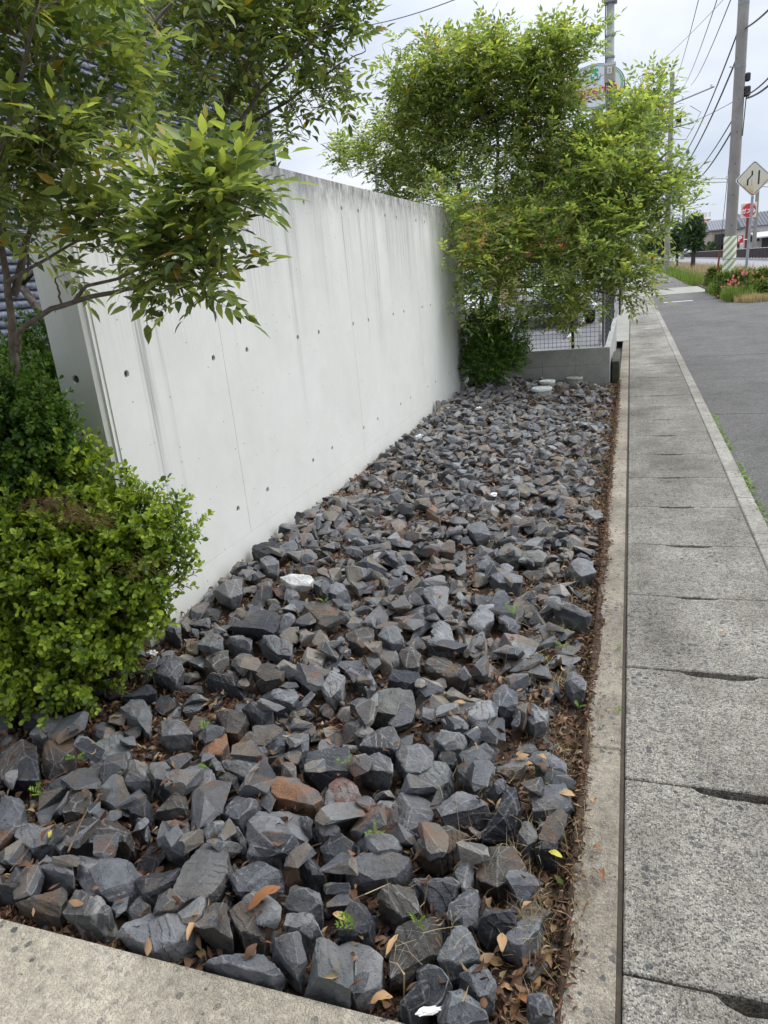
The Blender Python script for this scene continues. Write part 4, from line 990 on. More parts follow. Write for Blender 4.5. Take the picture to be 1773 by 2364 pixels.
def bezier(a, b, sag, n=7, wob=.02, rr=RNG):
    a, b = np.asarray(a, float), np.asarray(b, float); P = []
    for t in np.linspace(0, 1, n):
        p = a*(1-t)+b*t; p[2] += sag*4*t*(1-t)*np.linalg.norm(b-a)*.25
        if 0 < t < 1: p += np.array([rr.gauss(0, wob), rr.gauss(0, wob), rr.gauss(0, wob)])*np.linalg.norm(b-a)
        P.append(p)
    return P
def blob_pts(bl):     # (px, py, r_px, Y, shoots) -> centre, radius, shoots
    px, py, rp, Y, n = bl; c = hy(px, py, Y); return c, rp*pxm(c), n
def tree(name, label, blobs, trunks, lib, mat, scale, seed, group=None, nparts=300, shoot_len=(.22, .42), base=None, pitch=.045, up_bias=.45, lo_z=None, keep=None):
    nr = np.random.default_rng(seed); rr = random.Random(seed)
    t0 = empty(name, base if base is not None else trunks[0][0], label, 'tree', group)
    nodes = []
    for P, ra in trunks:
        mb = MB(); P = [np.asarray(p, float) for p in P]
        Q = []; RR = []
        for k, (a, b) in enumerate(zip(P, P[1:])):
            for t in np.linspace(0, 1, 5)[:-1]:
                q = a*(1-t)+b*t; q = q+nr.normal(0, min(.006, ra*.16), 3)*(1 if (k or t) else 0); Q.append(q); f = (k+t)/(len(P)-1); RR.append(ra*(1-.62*f))
        Q.append(P[-1]); RR.append(ra*.38)
        mb.tube(Q, RR, 9); part(mb, 'trunk', G['bark'], t0, smooth=True)
        nodes += list(zip(Q[len(Q)//4:], RR[len(Q)//4:]))
    NP = np.array([q for q, _ in nodes]); NRad = [r for _, r in nodes]
    bmb = MB(); smb = MB(); Ls, Ds, Us = [], [], []
    for bl in blobs:
        c, r, n = blob_pts(bl)
        k = int(np.argmin(np.linalg.norm(NP-c, axis=1)*(1+.5*(NP[:, 2] > c[2]))))
        if np.linalg.norm(NP[k]-c) > .05:
            b1 = MB(); b1.tube(bezier(NP[k], c, .15, 8, .025, rr), np.linspace(max(.004, NRad[k]*.5), .0025, 8), 6, cap=True); part(b1, 'branch', G['bark'], t0, smooth=True, recalc=False)
        for _ in range(n):
            dv = nr.normal(size=3); dv[2] = abs(dv[2]) if dv[2] < -.35 else dv[2]; dv /= np.linalg.norm(dv); p0 = c+dv*r*nr.uniform(.05, .75)*np.array([1, 1, .9])
            d = dv*nr.uniform(.5, 1.0)+np.array([0, 0, up_bias])+nr.normal(0, .22, 3); d /= np.linalg.norm(d)
            ln = nr.uniform(*shoot_len)*scale*min(1.0, r/.3+.35)
            if keep is not None and not keep(p0+d*ln): continue
            g = np.array([0, 0, -1.0]); m = max(3, int(ln/(pitch*scale))); pts = []
            p = p0.copy(); dd = d.copy(); st = ln/m
            for j in range(m+1):
                pts.append(p.copy()); dd = dd+g*.018; dd /= np.linalg.norm(dd); p = p+dd*st
            smb.tube([c*.6+p0*.4, p0] if False else [p0-(p0-c)*.5, p0], [.0022*scale, .0018*scale], 3, cap=False)
            smb.tube(pts, np.linspace(.0018, .0008, len(pts))*scale, 3, cap=False)
            ax = np.cross(dd, (0, 0, 1)); ax /= np.linalg.norm(ax)+1e-9; ay = np.cross(ax, dd); ph = nr.uniform(0, 3.14)
            for j in range(1, m+1):
                ph += 1.57
                for sd_ in (0, math.pi):
                    q = math.cos(ph+sd_)*ax+math.sin(ph+sd_)*ay
                    ld = q*1.0+dd*.7+nr.normal(0, .18, 3)+np.array([0, 0, .02]); Ls.append(pts[j]); Ds.append(ld); Us.append(nr.normal(0, .3, 3)+[0, 0, 1])
            Ls.append(pts[-1]); Ds.append(dd+nr.normal(0, .1, 3)); Us.append(nr.normal(0, .3, 3)+[0, 0, 1])
    Ls, Ds, Us = np.array(Ls), np.array(Ds), np.array(Us)
    if keep is not None:
        nd = Ds/np.linalg.norm(Ds, axis=1, keepdims=True)
        ok = np.array([keep(p+q*.15*scale) for p, q in zip(Ls, nd)]); Ls, Ds, Us = Ls[ok], Ds[ok], Us[ok]
    M = frame(Ds, Us)*(scale*nr.uniform(.62, 1.12, len(Ls)))[:, None, None]
    M = M*nr.choice([1.0], (len(Ls), 1, 1)); wsc = nr.uniform(.8, 1.15, len(Ls)); M[:, :, 0] *= wsc[:, None]
    bx = t0.location
    o = part(smb, 'twigs', G['twig'], t0, recalc=False); o['kind'] = 'stuff'
    tid = nr.integers(0, len(lib), len(Ls))
    # the leaves that show largest become parts of their own
    dist = np.linalg.norm(Ls-CP, axis=1)+nr.uniform(0, .15, len(Ls))*(1 if scale < .9 else 1)
    dp = np.array([todisp(p) for p in Ls]); off_ = (dp[:, 0] < 5) | (dp[:, 0] > 1655) | (dp[:, 1] < 5) | (dp[:, 1] > 2205)
    order = np.argsort(dist+off_*1000); ind = set(order[:nparts].tolist())
    meshes = [fastmesh('leaf', TV, TF, mat) for TV, TF in lib]
    for me in meshes: me.shade_smooth()
    for k in sorted(ind):
        o = bpy.data.objects.new('leaf', meshes[tid[k]]); C.objects.link(o)
        m4 = Matrix(M[k].tolist()).to_4x4(); m4.translation = Vector(Ls[k])-bx; o.parent = t0; o.matrix_local = m4
    VV, FF = [], []; off = 0; msk = np.array([k not in ind for k in range(len(Ls))])
    for t, (TV, TF) in enumerate(lib):
        s_ = (tid == t) & msk
        if not s_.any(): continue
        V, F = spread(TV, TF, M[s_], Ls[s_]); VV.append(V); FF.append(F+off); off += len(V)
    V = np.concatenate(VV)-np.array(bx)
    me = fastmesh('crown', V, np.concatenate(FF), mat); me.shade_smooth()
    o = bpy.data.objects.new('crown', me); C.objects.link(o); o.parent = t0; o['kind'] = 'stuff'
    print(name, 'leaves', len(Ls), 'tris', sum(len(f) for f in FF))
    return t0

# near tree at the left, reaching in front of the wall
wallkeep = lambda p: not (p[1] > 2.18 and -2.12 < p[0] < -1.86 and p[2] < 2.08)
TA = hy(35, 900, 1.95)
trunkA = [([(TA[0], 1.95, 0), hy(32, 820, 1.95), hy(25, 700, 1.95), hy(8, 560, 1.93), hy(-25, 380, 1.9), hy(-50, 150, 1.88)], .017),
          ([hy(38, 760, 1.94), hy(40, 715, 1.93), hy(110, 668, 1.9), hy(200, 640, 1.86), hy(300, 620, 1.83), hy(372, 583, 1.8), hy(430, 535, 1.78)], .0105),
          ([hy(162, 648, 1.87), hy(185, 618, 1.87), hy(250, 603, 1.86), hy(330, 570, 1.85), hy(400, 500, 1.84), hy(440, 420, 1.83)], .006),
          ([hy(12, 610, 1.93), hy(80, 570, 1.9), hy(190, 508, 1.86), hy(260, 470, 1.85)], .006),
          ([hy(30, 640, 1.95), hy(60, 520, 2.0), hy(110, 380, 2.05), hy(190, 250, 2.1), hy(300, 90, 2.15), hy(380, 0, 2.2)], .013),
          ([hy(-30, 620, 1.8), hy(-20, 400, 1.75), hy(40, 200, 1.7), hy(90, -40, 1.66)], .010)]
blobsA = [(60, 290, 60, 1.75, 5), (20, 420, 60, 1.85, 6), (120, 420, 55, 1.9, 5), (60, 520, 45, 1.95, 4), (150, 300, 70, 1.95, 6), (40, 150, 80, 1.8, 6),
          (150, 130, 80, 1.9, 7), (260, 90, 80, 2.1, 6), (240, 240, 70, 2.05, 6), (330, 200, 60, 2.15, 4), (20, 30, 70, 1.7, 5), (130, 10, 80, 1.8, 6), (300, 0, 80, 2.2, 6),
          (100, 350, 60, 1.7, 4), (10, 500, 60, 1.8, 5), (210, 400, 45, 1.92, 4), (-30, 250, 80, 1.7, 5), (-40, 80, 80, 1.7, 4), (-30, 430, 60, 1.75, 4),
          (330, 395, 24, 1.84, 2), (420, 450, 30, 1.83, 3), (440, 400, 20, 1.84, 1), (500, 410, 20, 1.84, 2),
          (440, 480, 34, 1.8, 3), (350, 520, 30, 1.82, 3), (405, 540, 30, 1.79, 3), (250, 505, 28, 1.86, 3), (460, 430, 28, 1.82, 2), (300, 590, 18, 1.82, 1), (235, 570, 20, 1.86, 2)]
LOWA = [(520, 395, 22, 1.84, 2), (430, 520, 26, 1.78, 3), (470, 560, 24, 1.78, 2), (380, 590, 24, 1.79, 2), (330, 560, 26, 1.81, 2), (440, 620, 18, 1.78, 1), (280, 540, 26, 1.84, 2), (200, 540, 28, 1.87, 2), (500, 470, 22, 1.8, 2), (420, 580, 22, 1.78, 2), (390, 640, 14, 1.79, 1), (120, 600, 20, 1.9, 1), (540, 400, 16, 1.84, 1), (520, 430, 16, 1.82, 1), (480, 600, 16, 1.77, 1), (410, 660, 12, 1.78, 1), (455, 650, 12, 1.78, 1)]
tree('evergreen_ash_tree', 'multi-stemmed ash tree at the left picture edge with long leaflets over the wall end', [(a, b, c, d, max(1, round(n*(.5 if 190 < a < 420 and b < 280 else .3 if 190 < a < 420 and b < 430 else 1.05 if b < 340 or a < 240 else .95)))) for a, b, c, d, n in blobsA+LOWA], trunkA, FINE, G['ash_near'], .86, 21, base=(TA[0], 1.95, 0), shoot_len=(.08, .20), pitch=.055, keep=lambda p: wallkeep(p) and p[1] > 1.1, up_bias=.28)

# second tree behind the wall
B0 = hy(60, 760, 3.0)
trunkB = [([(-2.5, 3.1, 0), (-2.5, 3.1, .7), hy(48, 620, 3.05), (-2.4, 3.2, 2.0), hy(230, 150, 3.6), hy(330, -60, 3.8)], .03),
          ([(-2.75, 3.9, 0), (-2.6, 3.9, 1.4), (-2.4, 4.0, 2.1), hy(520, 160, 4.1), hy(640, -20, 4.2)], .026),
          ([(-2.55, 3.9, 1.6), hy(480, 300, 4.1), hy(620, 220, 4.3), hy(720, 150, 4.4)], .014),
          ([(-2.45, 4.0, 2.0), hy(560, 200, 4.0), hy(700, 60, 4.1)], .014)]
blobsB = [(330, 60, 70, 3.4, 14), (420, 40, 70, 3.6, 16), (500, 90, 70, 3.8, 16), (590, 60, 70, 4.0, 16), (660, 120, 70, 4.2, 16), (560, 170, 70, 4.0, 16), (460, 200, 60, 3.9, 14),
          (400, 130, 60, 3.7, 12), (720, 60, 60, 4.2, 10), (740, 150, 55, 4.3, 8), (620, 240, 55, 4.2, 9), (690, 230, 55, 4.3, 8), (590, 320, 40, 4.4, 5), (540, 290, 50, 4.2, 8), (480, 270, 45, 4.0, 8), (430, 270, 45, 3.9, 8),
          (520, 10, 80, 4.0, 12), (620, 0, 80, 4.1, 12), (700, 0, 70, 4.2, 10), (760, 210, 30, 4.5, 3), (790, 110, 28, 4.4, 3), (670, 300, 30, 4.5, 3), (780, 40, 30, 4.3, 4), (340, 290, 50, 3.7, 6), (400, 330, 40, 3.8, 4), (730, 270, 30, 4.6, 3)]
tree('evergreen_ash_tree', 'tree rising behind the concrete wall, its branches hanging over the wall top', [(a, b, c, d, max(1, round(n*.5))) for a, b, c, d, n in blobsB], trunkB, FINE, G['ash_near'], 1.12, 22, base=(-2.5, 3.1, 0), nparts=300, shoot_len=(.16, .34), keep=wallkeep, pitch=.06, up_bias=.4)

# the big bushy tree at the far end of the bed
t = lambda a, b, Y=8.85: hy(a, b, Y)
ct = (-1.45, 8.8, 0)
trunkC = [([ct, t(1062, 690), t(1075, 620), t(1110, 560), t(1145, 480), t(1180, 350), t(1210, 200), t(1215, 90)], .055),
          ([(-1.55, 8.82, 0), t(1040, 660), t(1050, 560), t(1070, 450), t(1075, 300), t(1050, 150)], .035),
          ([t(1050, 640), t(1030, 540), t(1010, 450), t(960, 330), t(930, 200)], .028),
          ([t(1090, 600), t(1180, 540, 8.7), t(1270, 480, 8.5), t(1370, 400, 8.4), t(1440, 330, 8.3)], .028),
          ([t(1120, 545), t(1200, 500, 9.1), t(1290, 400, 9.3), t(1350, 300, 9.4), t(1430, 200, 9.4)], .024),
          ([t(1085, 620), t(1160, 620, 8.5), t(1250, 620, 8.3), t(1340, 640, 8.2)], .02)]
bC = []
def B_(px, py, r, n, Y=8.85):
    py += 66 if py < 200 else 40 if py < 300 else 14; px -= 34 if px > 1380 else 12 if px > 1300 else 0; bC.append((px, py, r, Y, int(n*1.0)))
for a in [(1000, 130, 70, 34), (930, 170, 55, 26), (1080, 120, 70, 34), (1150, 140, 60, 26), (1195, 60, 30, 11), (1190, 100, 40, 16), (1255, 70, 24, 7), (1200, 150, 30, 10), (900, 110, 32, 8), (960, 80, 32, 8), (1045, 75, 28, 7),
          (960, 240, 75, 36), (1050, 230, 80, 38), (1140, 230, 75, 34), (1165, 235, 45, 18), (880, 240, 45, 16), (840, 290, 50, 16, 9.3), (900, 330, 65, 26, 9.4), (990, 320, 60, 26), (1080, 330, 60, 26), (1020, 400, 50, 22), (1090, 470, 45, 18), (930, 440, 40, 16, 9.2), (870, 430, 36, 12, 9.5), (1170, 310, 65, 28), (1245, 365, 44, 18), (1335, 375, 34, 12),
          (760, 370, 40, 12, 9.6), (820, 375, 50, 18, 9.6), (880, 390, 45, 18, 9.5), (950, 400, 45, 14), (1290, 340, 55, 20), (1400, 300, 44, 18, 9.3), (1425, 215, 34, 11, 9.4), (1440, 170, 22, 5, 9.4), (1380, 320, 55, 20, 9.0), (1440, 280, 38, 10, 9.2),
          (1200, 400, 60, 22), (1290, 420, 70, 34, 8.6), (1360, 440, 60, 26, 8.5), (1430, 430, 45, 16, 8.4), (1470, 450, 26, 6, 8.4), (1390, 380, 55, 20, 8.6), (1120, 410, 50, 14),
          (975, 480, 40, 18, 7.95), (1050, 500, 55, 20, 8.5), (960, 540, 36, 16, 7.75), (1110, 560, 55, 24, 8.4), (1190, 500, 60, 26, 8.5), (1270, 510, 65, 34, 8.4), (1350, 510, 60, 28, 8.3), (1420, 510, 40, 14, 8.3), (1000, 590, 42, 20, 7.9), (985, 650, 38, 18, 7.95), (1060, 620, 45, 15, 8.3), (990, 705, 28, 10, 8.0),
          (1160, 590, 55, 20, 8.2), (1240, 590, 50, 18, 8.2), (1330, 580, 50, 22, 8.1), (1290, 640, 42, 15, 8.1), (1350, 640, 36, 11, 8.0), (1180, 660, 42, 14, 8.1), (1250, 690, 36, 10, 8.1), (1130, 690, 32, 8, 8.2), (1385, 600, 24, 6, 8.0), (1220, 720, 24, 4, 8.1), (1480, 420, 16, 3, 8.4)]:
    B_(*a[:4], *(a[4:] if len(a) > 4 else ()))
treeC = tree('evergreen_ash_tree', 'large bushy bright green ash tree growing at the far end of the rock bed', bC, trunkC, COARSE, G['ash'], 1.08, 23, base=ct, nparts=300, shoot_len=(.2, .42), keep=lambda p: p[1] > 7.2 and p[2] > .35 and not (p[0] < -1.82 and p[1] < 8.8 and p[2] < 2.1), pitch=.075, up_bias=.5)

# ---------------------------------------------------------------- small-leaved shrubs
def box_leaf(l, w_):
    V = []; F = []
    prof = [(0, .0, 0), (.3, .62, .1), (.62, 1.0, .14), (.88, .72, .1)]
    V.append((0, 0, 0))
    for t_, ww, z in prof[1:]:
        for sd_ in (-1, 0, 1): V.append((sd_*ww*w_, t_*l, z*l*.6+abs(sd_)*w_*.28))
    V.append((0, l, .02*l))
    F += [(0, 1, 2), (0, 2, 3)]
    for i in (1, 4):
        F += [(i, i+3, i+4), (i, i+4, i+1), (i+1, i+4, i+5), (i+1, i+5, i+2)]
    F += [(7, 10, 8), (8, 10, 9)]
    return np.array(V, float), np.array(F)
BLf = [box_leaf(.023, .0066), box_leaf(.020, .0062), box_leaf(.025, .0068)]
def shrub(name, label, cat, ells, nsh, seed, mat, leafscale, shoot, nparts, base, lo=0.0, keep=None, face=None, inner=.62, pairs=(4, 8), matlow=None):
    nr = np.random.default_rng(seed); e0 = empty(name, base, label, cat)
    Ls, Ds, Us = [], [], []; smb = MB()
    wts = np.array([a[3]*a[4] for a in ells]); wts = wts/wts.sum()
    for _ in range(nsh):
        ex, ey, ez, rx, rz = ells[nr.choice(len(ells), p=wts)]
        dv = nr.normal(size=3); dv /= np.linalg.norm(dv)
        if face is not None and dv @ face < -.25: dv = -dv
        c = np.array([ex, ey, ez]); rv = np.array([rx, rx, rz]); p = c+dv*rv*nr.uniform(inner, 1.0)
        if p[2] < lo or (keep and not keep(p)): continue
        d = dv+np.array([0, 0, .55])+nr.normal(0, .3, 3); d /= np.linalg.norm(d); n = nr.integers(*pairs); st = .0125*leafscale
        pts = [p-d*.05]; ax = np.cross(d, (0, 0, 1)); ax /= np.linalg.norm(ax)+1e-9; ay = np.cross(ax, d); ph = nr.uniform(0, 3)
        q = p.copy(); dd = d.copy()
        for j in range(n):
            q = q+dd*st*shoot; dd = dd+nr.normal(0, .05, 3); dd /= np.linalg.norm(dd); pts.append(q.copy()); ph += 1.57
            for sd_ in (0, math.pi):
                a = math.cos(ph+sd_)*ax+math.sin(ph+sd_)*ay; Ls.append(q.copy()); Ds.append(a+dd*.75+nr.normal(0, .15, 3)); Us.append(dd*.8+nr.normal(0, .25, 3)+[0, 0, .5])
        Ls.append(q.copy()); Ds.append(dd+nr.normal(0, .2, 3)); Us.append(nr.normal(0, 1, 3)+[0, 0, .6])
        smb.tube(pts, np.linspace(.0014, .0007, len(pts))*leafscale, 3, cap=False)
    Ls, Ds, Us = np.array(Ls), np.array(Ds), np.array(Us)
    if keep: ok = np.array([keep(p) for p in Ls]); Ls, Ds, Us = Ls[ok], Ds[ok], Us[ok]
    M = frame(Ds, Us)*(leafscale*nr.uniform(.6, 1.1, len(Ls)))[:, None, None]; tid = nr.integers(0, 3, len(Ls))
    o = part(smb, 'stems', G['greenstem'], e0, recalc=False); o['kind'] = 'stuff'
    ind = set()
    if nparts:
        dist = np.linalg.norm(Ls-CP, axis=1); dp = np.array([todisp(p) for p in Ls]); off_ = (dp[:, 0] < 5)
        ind = set(np.argsort(dist+off_*100)[:nparts].tolist()); ms = [fastmesh('leaf', a, b, mat) for a, b in BLf]
        for m_ in ms: m_.shade_smooth()
        for k in sorted(ind):
            o = bpy.data.objects.new('leaf', ms[tid[k]]); C.objects.link(o); m4 = Matrix(M[k].tolist()).to_4x4(); m4.translation = Vector(Ls[k])-e0.location; o.parent = e0; o.matrix_local = m4
    VV, FF = [], []; off = 0; msk = np.array([k not in ind for k in range(len(Ls))])
    for t_ in range(3):
        s_ = (tid == t_) & msk; V, F = spread(*BLf[t_], M[s_], Ls[s_]); VV.append(V); FF.append(F+off); off += len(V)
    me = fastmesh('foliage', np.concatenate(VV)-np.array(base), np.concatenate(FF), mat); me.shade_smooth(); o = bpy.data.objects.new('foliage', me); C.objects.link(o); o.parent = e0; o['kind'] = 'stuff'
    print(name, len(Ls)); return e0
# near boxwood: ellipsoids (x, y, z, horizontal radius, vertical radius)
def E_(px, py, Y, rp, rz=None):
    c = hy(px, py, Y); r = rp*pxm(c); return (c[0], c[1], c[2], r, (rz or rp)*pxm(c))
tocam = np.array([.6, -.75, .35])
near_box = [E_(60, 1180, 1.95, 150), E_(150, 1260, 1.95, 165), E_(40, 1350, 1.85, 140), E_(260, 1200, 2.0, 90), E_(300, 1150, 2.02, 60), E_(260, 1300, 2.0, 85), E_(150, 1400, 1.85, 110), E_(60, 1420, 1.8, 90), E_(-60, 1250, 1.8, 180), E_(335, 1180, 2.02, 45), E_(215, 1050, 2.08, 40), E_(310, 1110, 2.05, 30), E_(120, 1010, 2.0, 60), E_(345, 1260, 2.0, 40), E_(170, 1130, 2.0, 80)]
SB = (-1.98, 1.9, 0)
boxkeep = lambda p: p[1] < 2.19 or p[0] > -1.87 or p[0] < -2.08
sh = shrub('boxwood_shrub', 'bright yellow-green rounded-leaf shrub in front of the wall end', 'shrub', near_box, 2500, 31, G['box'], 1.3, 1.0, 300, SB, lo=-.02, keep=boxkeep, face=tocam, inner=.62, pairs=(3, 11))
# dark inner twigs and a leafy core so the shrub is not see-through
mb = MB(); nr = np.random.default_rng(3)
for _ in range(260):
    ex, ey, ez, rx, rz = near_box[nr.integers(len(near_box))]; dv = nr.normal(size=3); dv /= np.linalg.norm(dv)
    b = np.array([ex, ey, ez])+dv*np.array([rx, rx, rz])*.85
    if b[2] < 0 or not boxkeep(b): continue
    a = np.array([-2.0+nr.normal(0, .05), 1.93+nr.normal(0, .05), .0]); mb.tube(bezier(a, b, .25, 6, .03), np.linspace(.006, .0015, 6), 4, cap=False)
part(mb, 'stem', G['twig'], sh, recalc=False)
mb = MB(); nr = np.random.default_rng(19)
for (bx_, by_, n_) in ((165, 1110, 190), (120, 1085, 110), (215, 1125, 60), (75, 1090, 40), (300, 1225, 50)):
    c = hy(bx_, by_, 1.70)
    for _ in range(n_):
        a = c+nr.normal(0, 1, 3)*[.028, .03, .014]; d = nr.normal(0, 1, 3)*[1, .6, .5]; mb.tube([a, a+d*.011, a+d*.02+nr.normal(0, .004, 3)], [.0009, .0008, .0005], 3, cap=False)
o = part(mb, 'dead_sprigs', plain('dead_sprig', (.15, .065, .035), .8), sh, recalc=False); o['kind'] = 'stuff'
shrub('privet_and_box_core', 'darker green shrub under the left trees behind the bright one', 'shrub', [E_(30, 910, 1.93, 90), E_(80, 950, 2.0, 75), E_(10, 980, 1.9, 100), E_(110, 850, 2.6, 55), E_(60, 820, 2.7, 70), E_(-40, 900, 2.0, 100), E_(70, 1080, 2.1, 100), E_(110, 1000, 2.05, 55), E_(95, 740, 2.9, 45)], 2300, 32, G['boxdark'], 1.02, 1.1, 0, (-2.4, 2.4, 0), keep=lambda p: (p[0] < -2.075 or p[1] < 2.19) and p[1] > 1.75, face=tocam, inner=.5)
core = MB()
shrub('privet_and_box_core', 'inner dark leaves at the heart of the bright shrub', 'shrub', [(a, b+.03, c, d*.8, e*.8) for a, b, c, d, e in near_box], 1100, 35, G['boxdark'], 1.0, 1.0, 0, (-2.0, 2.0, 0), keep=boxkeep, lo=0, inner=.3)['label'] = 'inner leaves of the bright shrub, coloured dark for the shade inside it'  # core leaves of the bright shrub, inner shade put into a darker green
# shrub at the foot of the big tree
fb = [(c[0], c[1], c[2], r, r*1.05) for c, r, _ in [blob_pts(q) for q in [(1060, 770, 52, 8.35, 0), (1035, 730, 45, 8.45, 0), (1095, 735, 42, 8.45, 0), (1055, 705, 40, 8.5, 0), (1035, 790, 34, 8.3, 0), (1105, 770, 30, 8.35, 0)]]]
shrub('boxwood_shrub', 'round dark green shrub at the foot of the big tree beside the block wall', 'shrub', fb, 1700, 33, G['boxdark'], 1.25, 1.0, 0, (-1.5, 8.4, 0), lo=0.02, keep=lambda p: p[0] > -1.87 and p[1] < 9.08, inner=.55)
# ================================================================ street furniture, right
poleM = K['polec']; steel = plain('galvanised_steel', (.36, .37, .38), .42, metal=.6, var=.12); dsteel = plain('dull_grey_steel', (.24, .25, .26), .5, metal=.3, var=.15)
blackp = plain('black_plastic', (.015, .015, .017), .5); whitep = plain('white_paint', (.72, .72, .70), .5, var=.04); porc = plain('white_porcelain', (.7, .7, .68), .3)
redp = plain('red_sign_paint', (.52, .02, .035), .4, var=.03); greenp = plain('green_sign_paint', (.02, .33, .14), .4, var=.03); palep = plain('pale_sign_panel', (.60, .61, .66), .45, var=.02)
wirem = plain('cable_sheath', (.035, .036, .045), .6)

def text(txt, name, loc, size, mat, parent, face='-y', shear=0, ext=.004, align='CENTER', bold=0):
    cu = bpy.data.curves.new(name, 'FONT'); cu.body = txt; cu.size = size; cu.extrude = ext; cu.align_x = align; cu.align_y = 'CENTER'; cu.shear = shear; cu.offset = bold
    o = bpy.data.objects.new('t', cu); C.objects.link(o)
    dg = bpy.context.evaluated_depsgraph_get(); me = bpy.data.meshes.new_from_object(o.evaluated_get(dg)); bpy.data.objects.remove(o)
    me.materials.clear(); me.materials.append(mat); q = bpy.data.objects.new(name, me); C.objects.link(q); q.rotation_euler = (math.pi/2, 0, 0)
    q.parent = parent; q.location = Vector(loc)-Vector(parent.location); return q
def line_between(a, b): return [np.asarray(a, float), np.asarray(b, float)]

# concrete utility pole with striped sheath
def sheath_mat():
    m, N, L, b = new_mat('striped_pole_sheath'); v = worldvec(N, L); s_ = N.new('ShaderNodeSeparateXYZ'); L.new(v, s_.inputs[0])
    a = math_(N, L, 'ADD', math_(N, L, 'MULTIPLY', s_.outputs['X'], -1.15), s_.outputs['Z'])
    f = math_(N, L, 'FRACT', math_(N, L, 'MULTIPLY', a, 4.6))
    c = mix(N, L, math_(N, L, 'GREATER_THAN', f, .55), (.62, .64, .50), (.27, .29, .17))
    c = mix(N, L, .25, c, ramp(N, L, noise(N, L, 6, 5, .6, v), [(.35, (.7, .7, .7)), (.7, (1.05, 1.05, 1.05))]), 'MULTIPLY'); L.new(c, b.inputs['Base Color']); b.inputs['Roughness'].default_value = .5; return m
PX, PY = 2.845, 25.2
pole = empty('utility_pole', (PX, PY, 0), 'tall tapering concrete utility pole with striped sheath beside the diamond sign', 'utility pole')
mb = MB(); mb.lathe([(.175, -.2), (.165, 2), (.15, 6), (.135, 10.5)], (PX, PY, 0), 24); part(mb, 'shaft', poleM, pole, smooth=True)
mb = MB(); mb.lathe([(.190, .02), (.184, 1.69), (.178, 1.70)], (PX, PY, 0), 32); part(mb, 'sheath', sheath_mat(), pole, smooth=True)
for z in (.55, 1.05): mb = MB(); mb.lathe([(.1925, -.008), (.1925, .008)], (PX, PY, z), 24); part(mb, 'strap', dsteel, pole)
for z in (1.95, 2.15, 3.0, 3.3, 4.1, 4.7, 5.35, 6.25): mb = MB(); mb.lathe([(.17-.0035*z, -.006), (.17-.0035*z, .006)], (PX, PY, z), 24); part(mb, 'strap', steel, pole)
for z in (6.2, 7.75, 7.85): mb = MB(); mb.lathe([(.175-.0035*z, -.03), (.175-.0035*z, .03)], (PX, PY, z), 24); part(mb, 'band', dsteel, pole)
for k in range(14):
    z = 2.0+k*.42; a = (k % 2)*math.pi*.9-1.6; r = .168-.0042*z
    mb = MB(); mb.tube([(PX+math.cos(a)*r*.9, PY+math.sin(a)*r*.9, z), (PX+math.cos(a)*(r+.006), PY+math.sin(a)*(r+.006), z)], .018, 8); part(mb, 'bolt_hole', blackp, pole)
mb = MB(); mb.box(PX+.12, PX+.3, PY-.1, PY+.1, 5.42, 5.68); part(mb, 'splice_box', blackp, pole, bevel=.03)
mb = MB(); mb.box(PX+.14, PX+.28, PY-.08, PY+.06, 5.8, 6.02); part(mb, 'splice_box', blackp, pole, bevel=.03)
for z, l in ((7.8, .35), (6.2, -.28)): mb = MB(); mb.tube([(PX, PY, z), (PX+l, PY, z+.04)], .016, 6); part(mb, 'bracket', steel, pole)
# guy wire with its rusty guard
g0 = hy(1592, 120, 25.2); g1 = hy(1546, 620, 27.3); g1[2] = 0; gm = g1+(np.array([PX, 25.2, 6.6])-g1)*.2
guy = empty('guy_wire', tuple(g1), 'steel guy wire with leaning rusty guard left of the striped pole', 'guy wire')
mb = MB(); mb.tube([gm, (PX, 25.2, 6.6)], .009, 5); part(mb, 'wire', wirem, guy)
mb = MB(); mb.tube([g1, gm], .028, 10); part(mb, 'guard', plain('rusty_steel', (.26, .075, .03), .8, var=.4, scale=10), guy)
mb = MB(); q = g1+(np.array([PX, 25.2, 6.6])-g1)*.52; mb.lathe([(.02, -.07), (.05, -.05), (.05, .05), (.02, .07)], q, 12); part(mb, 'insulator', porc, guy, smooth=True)

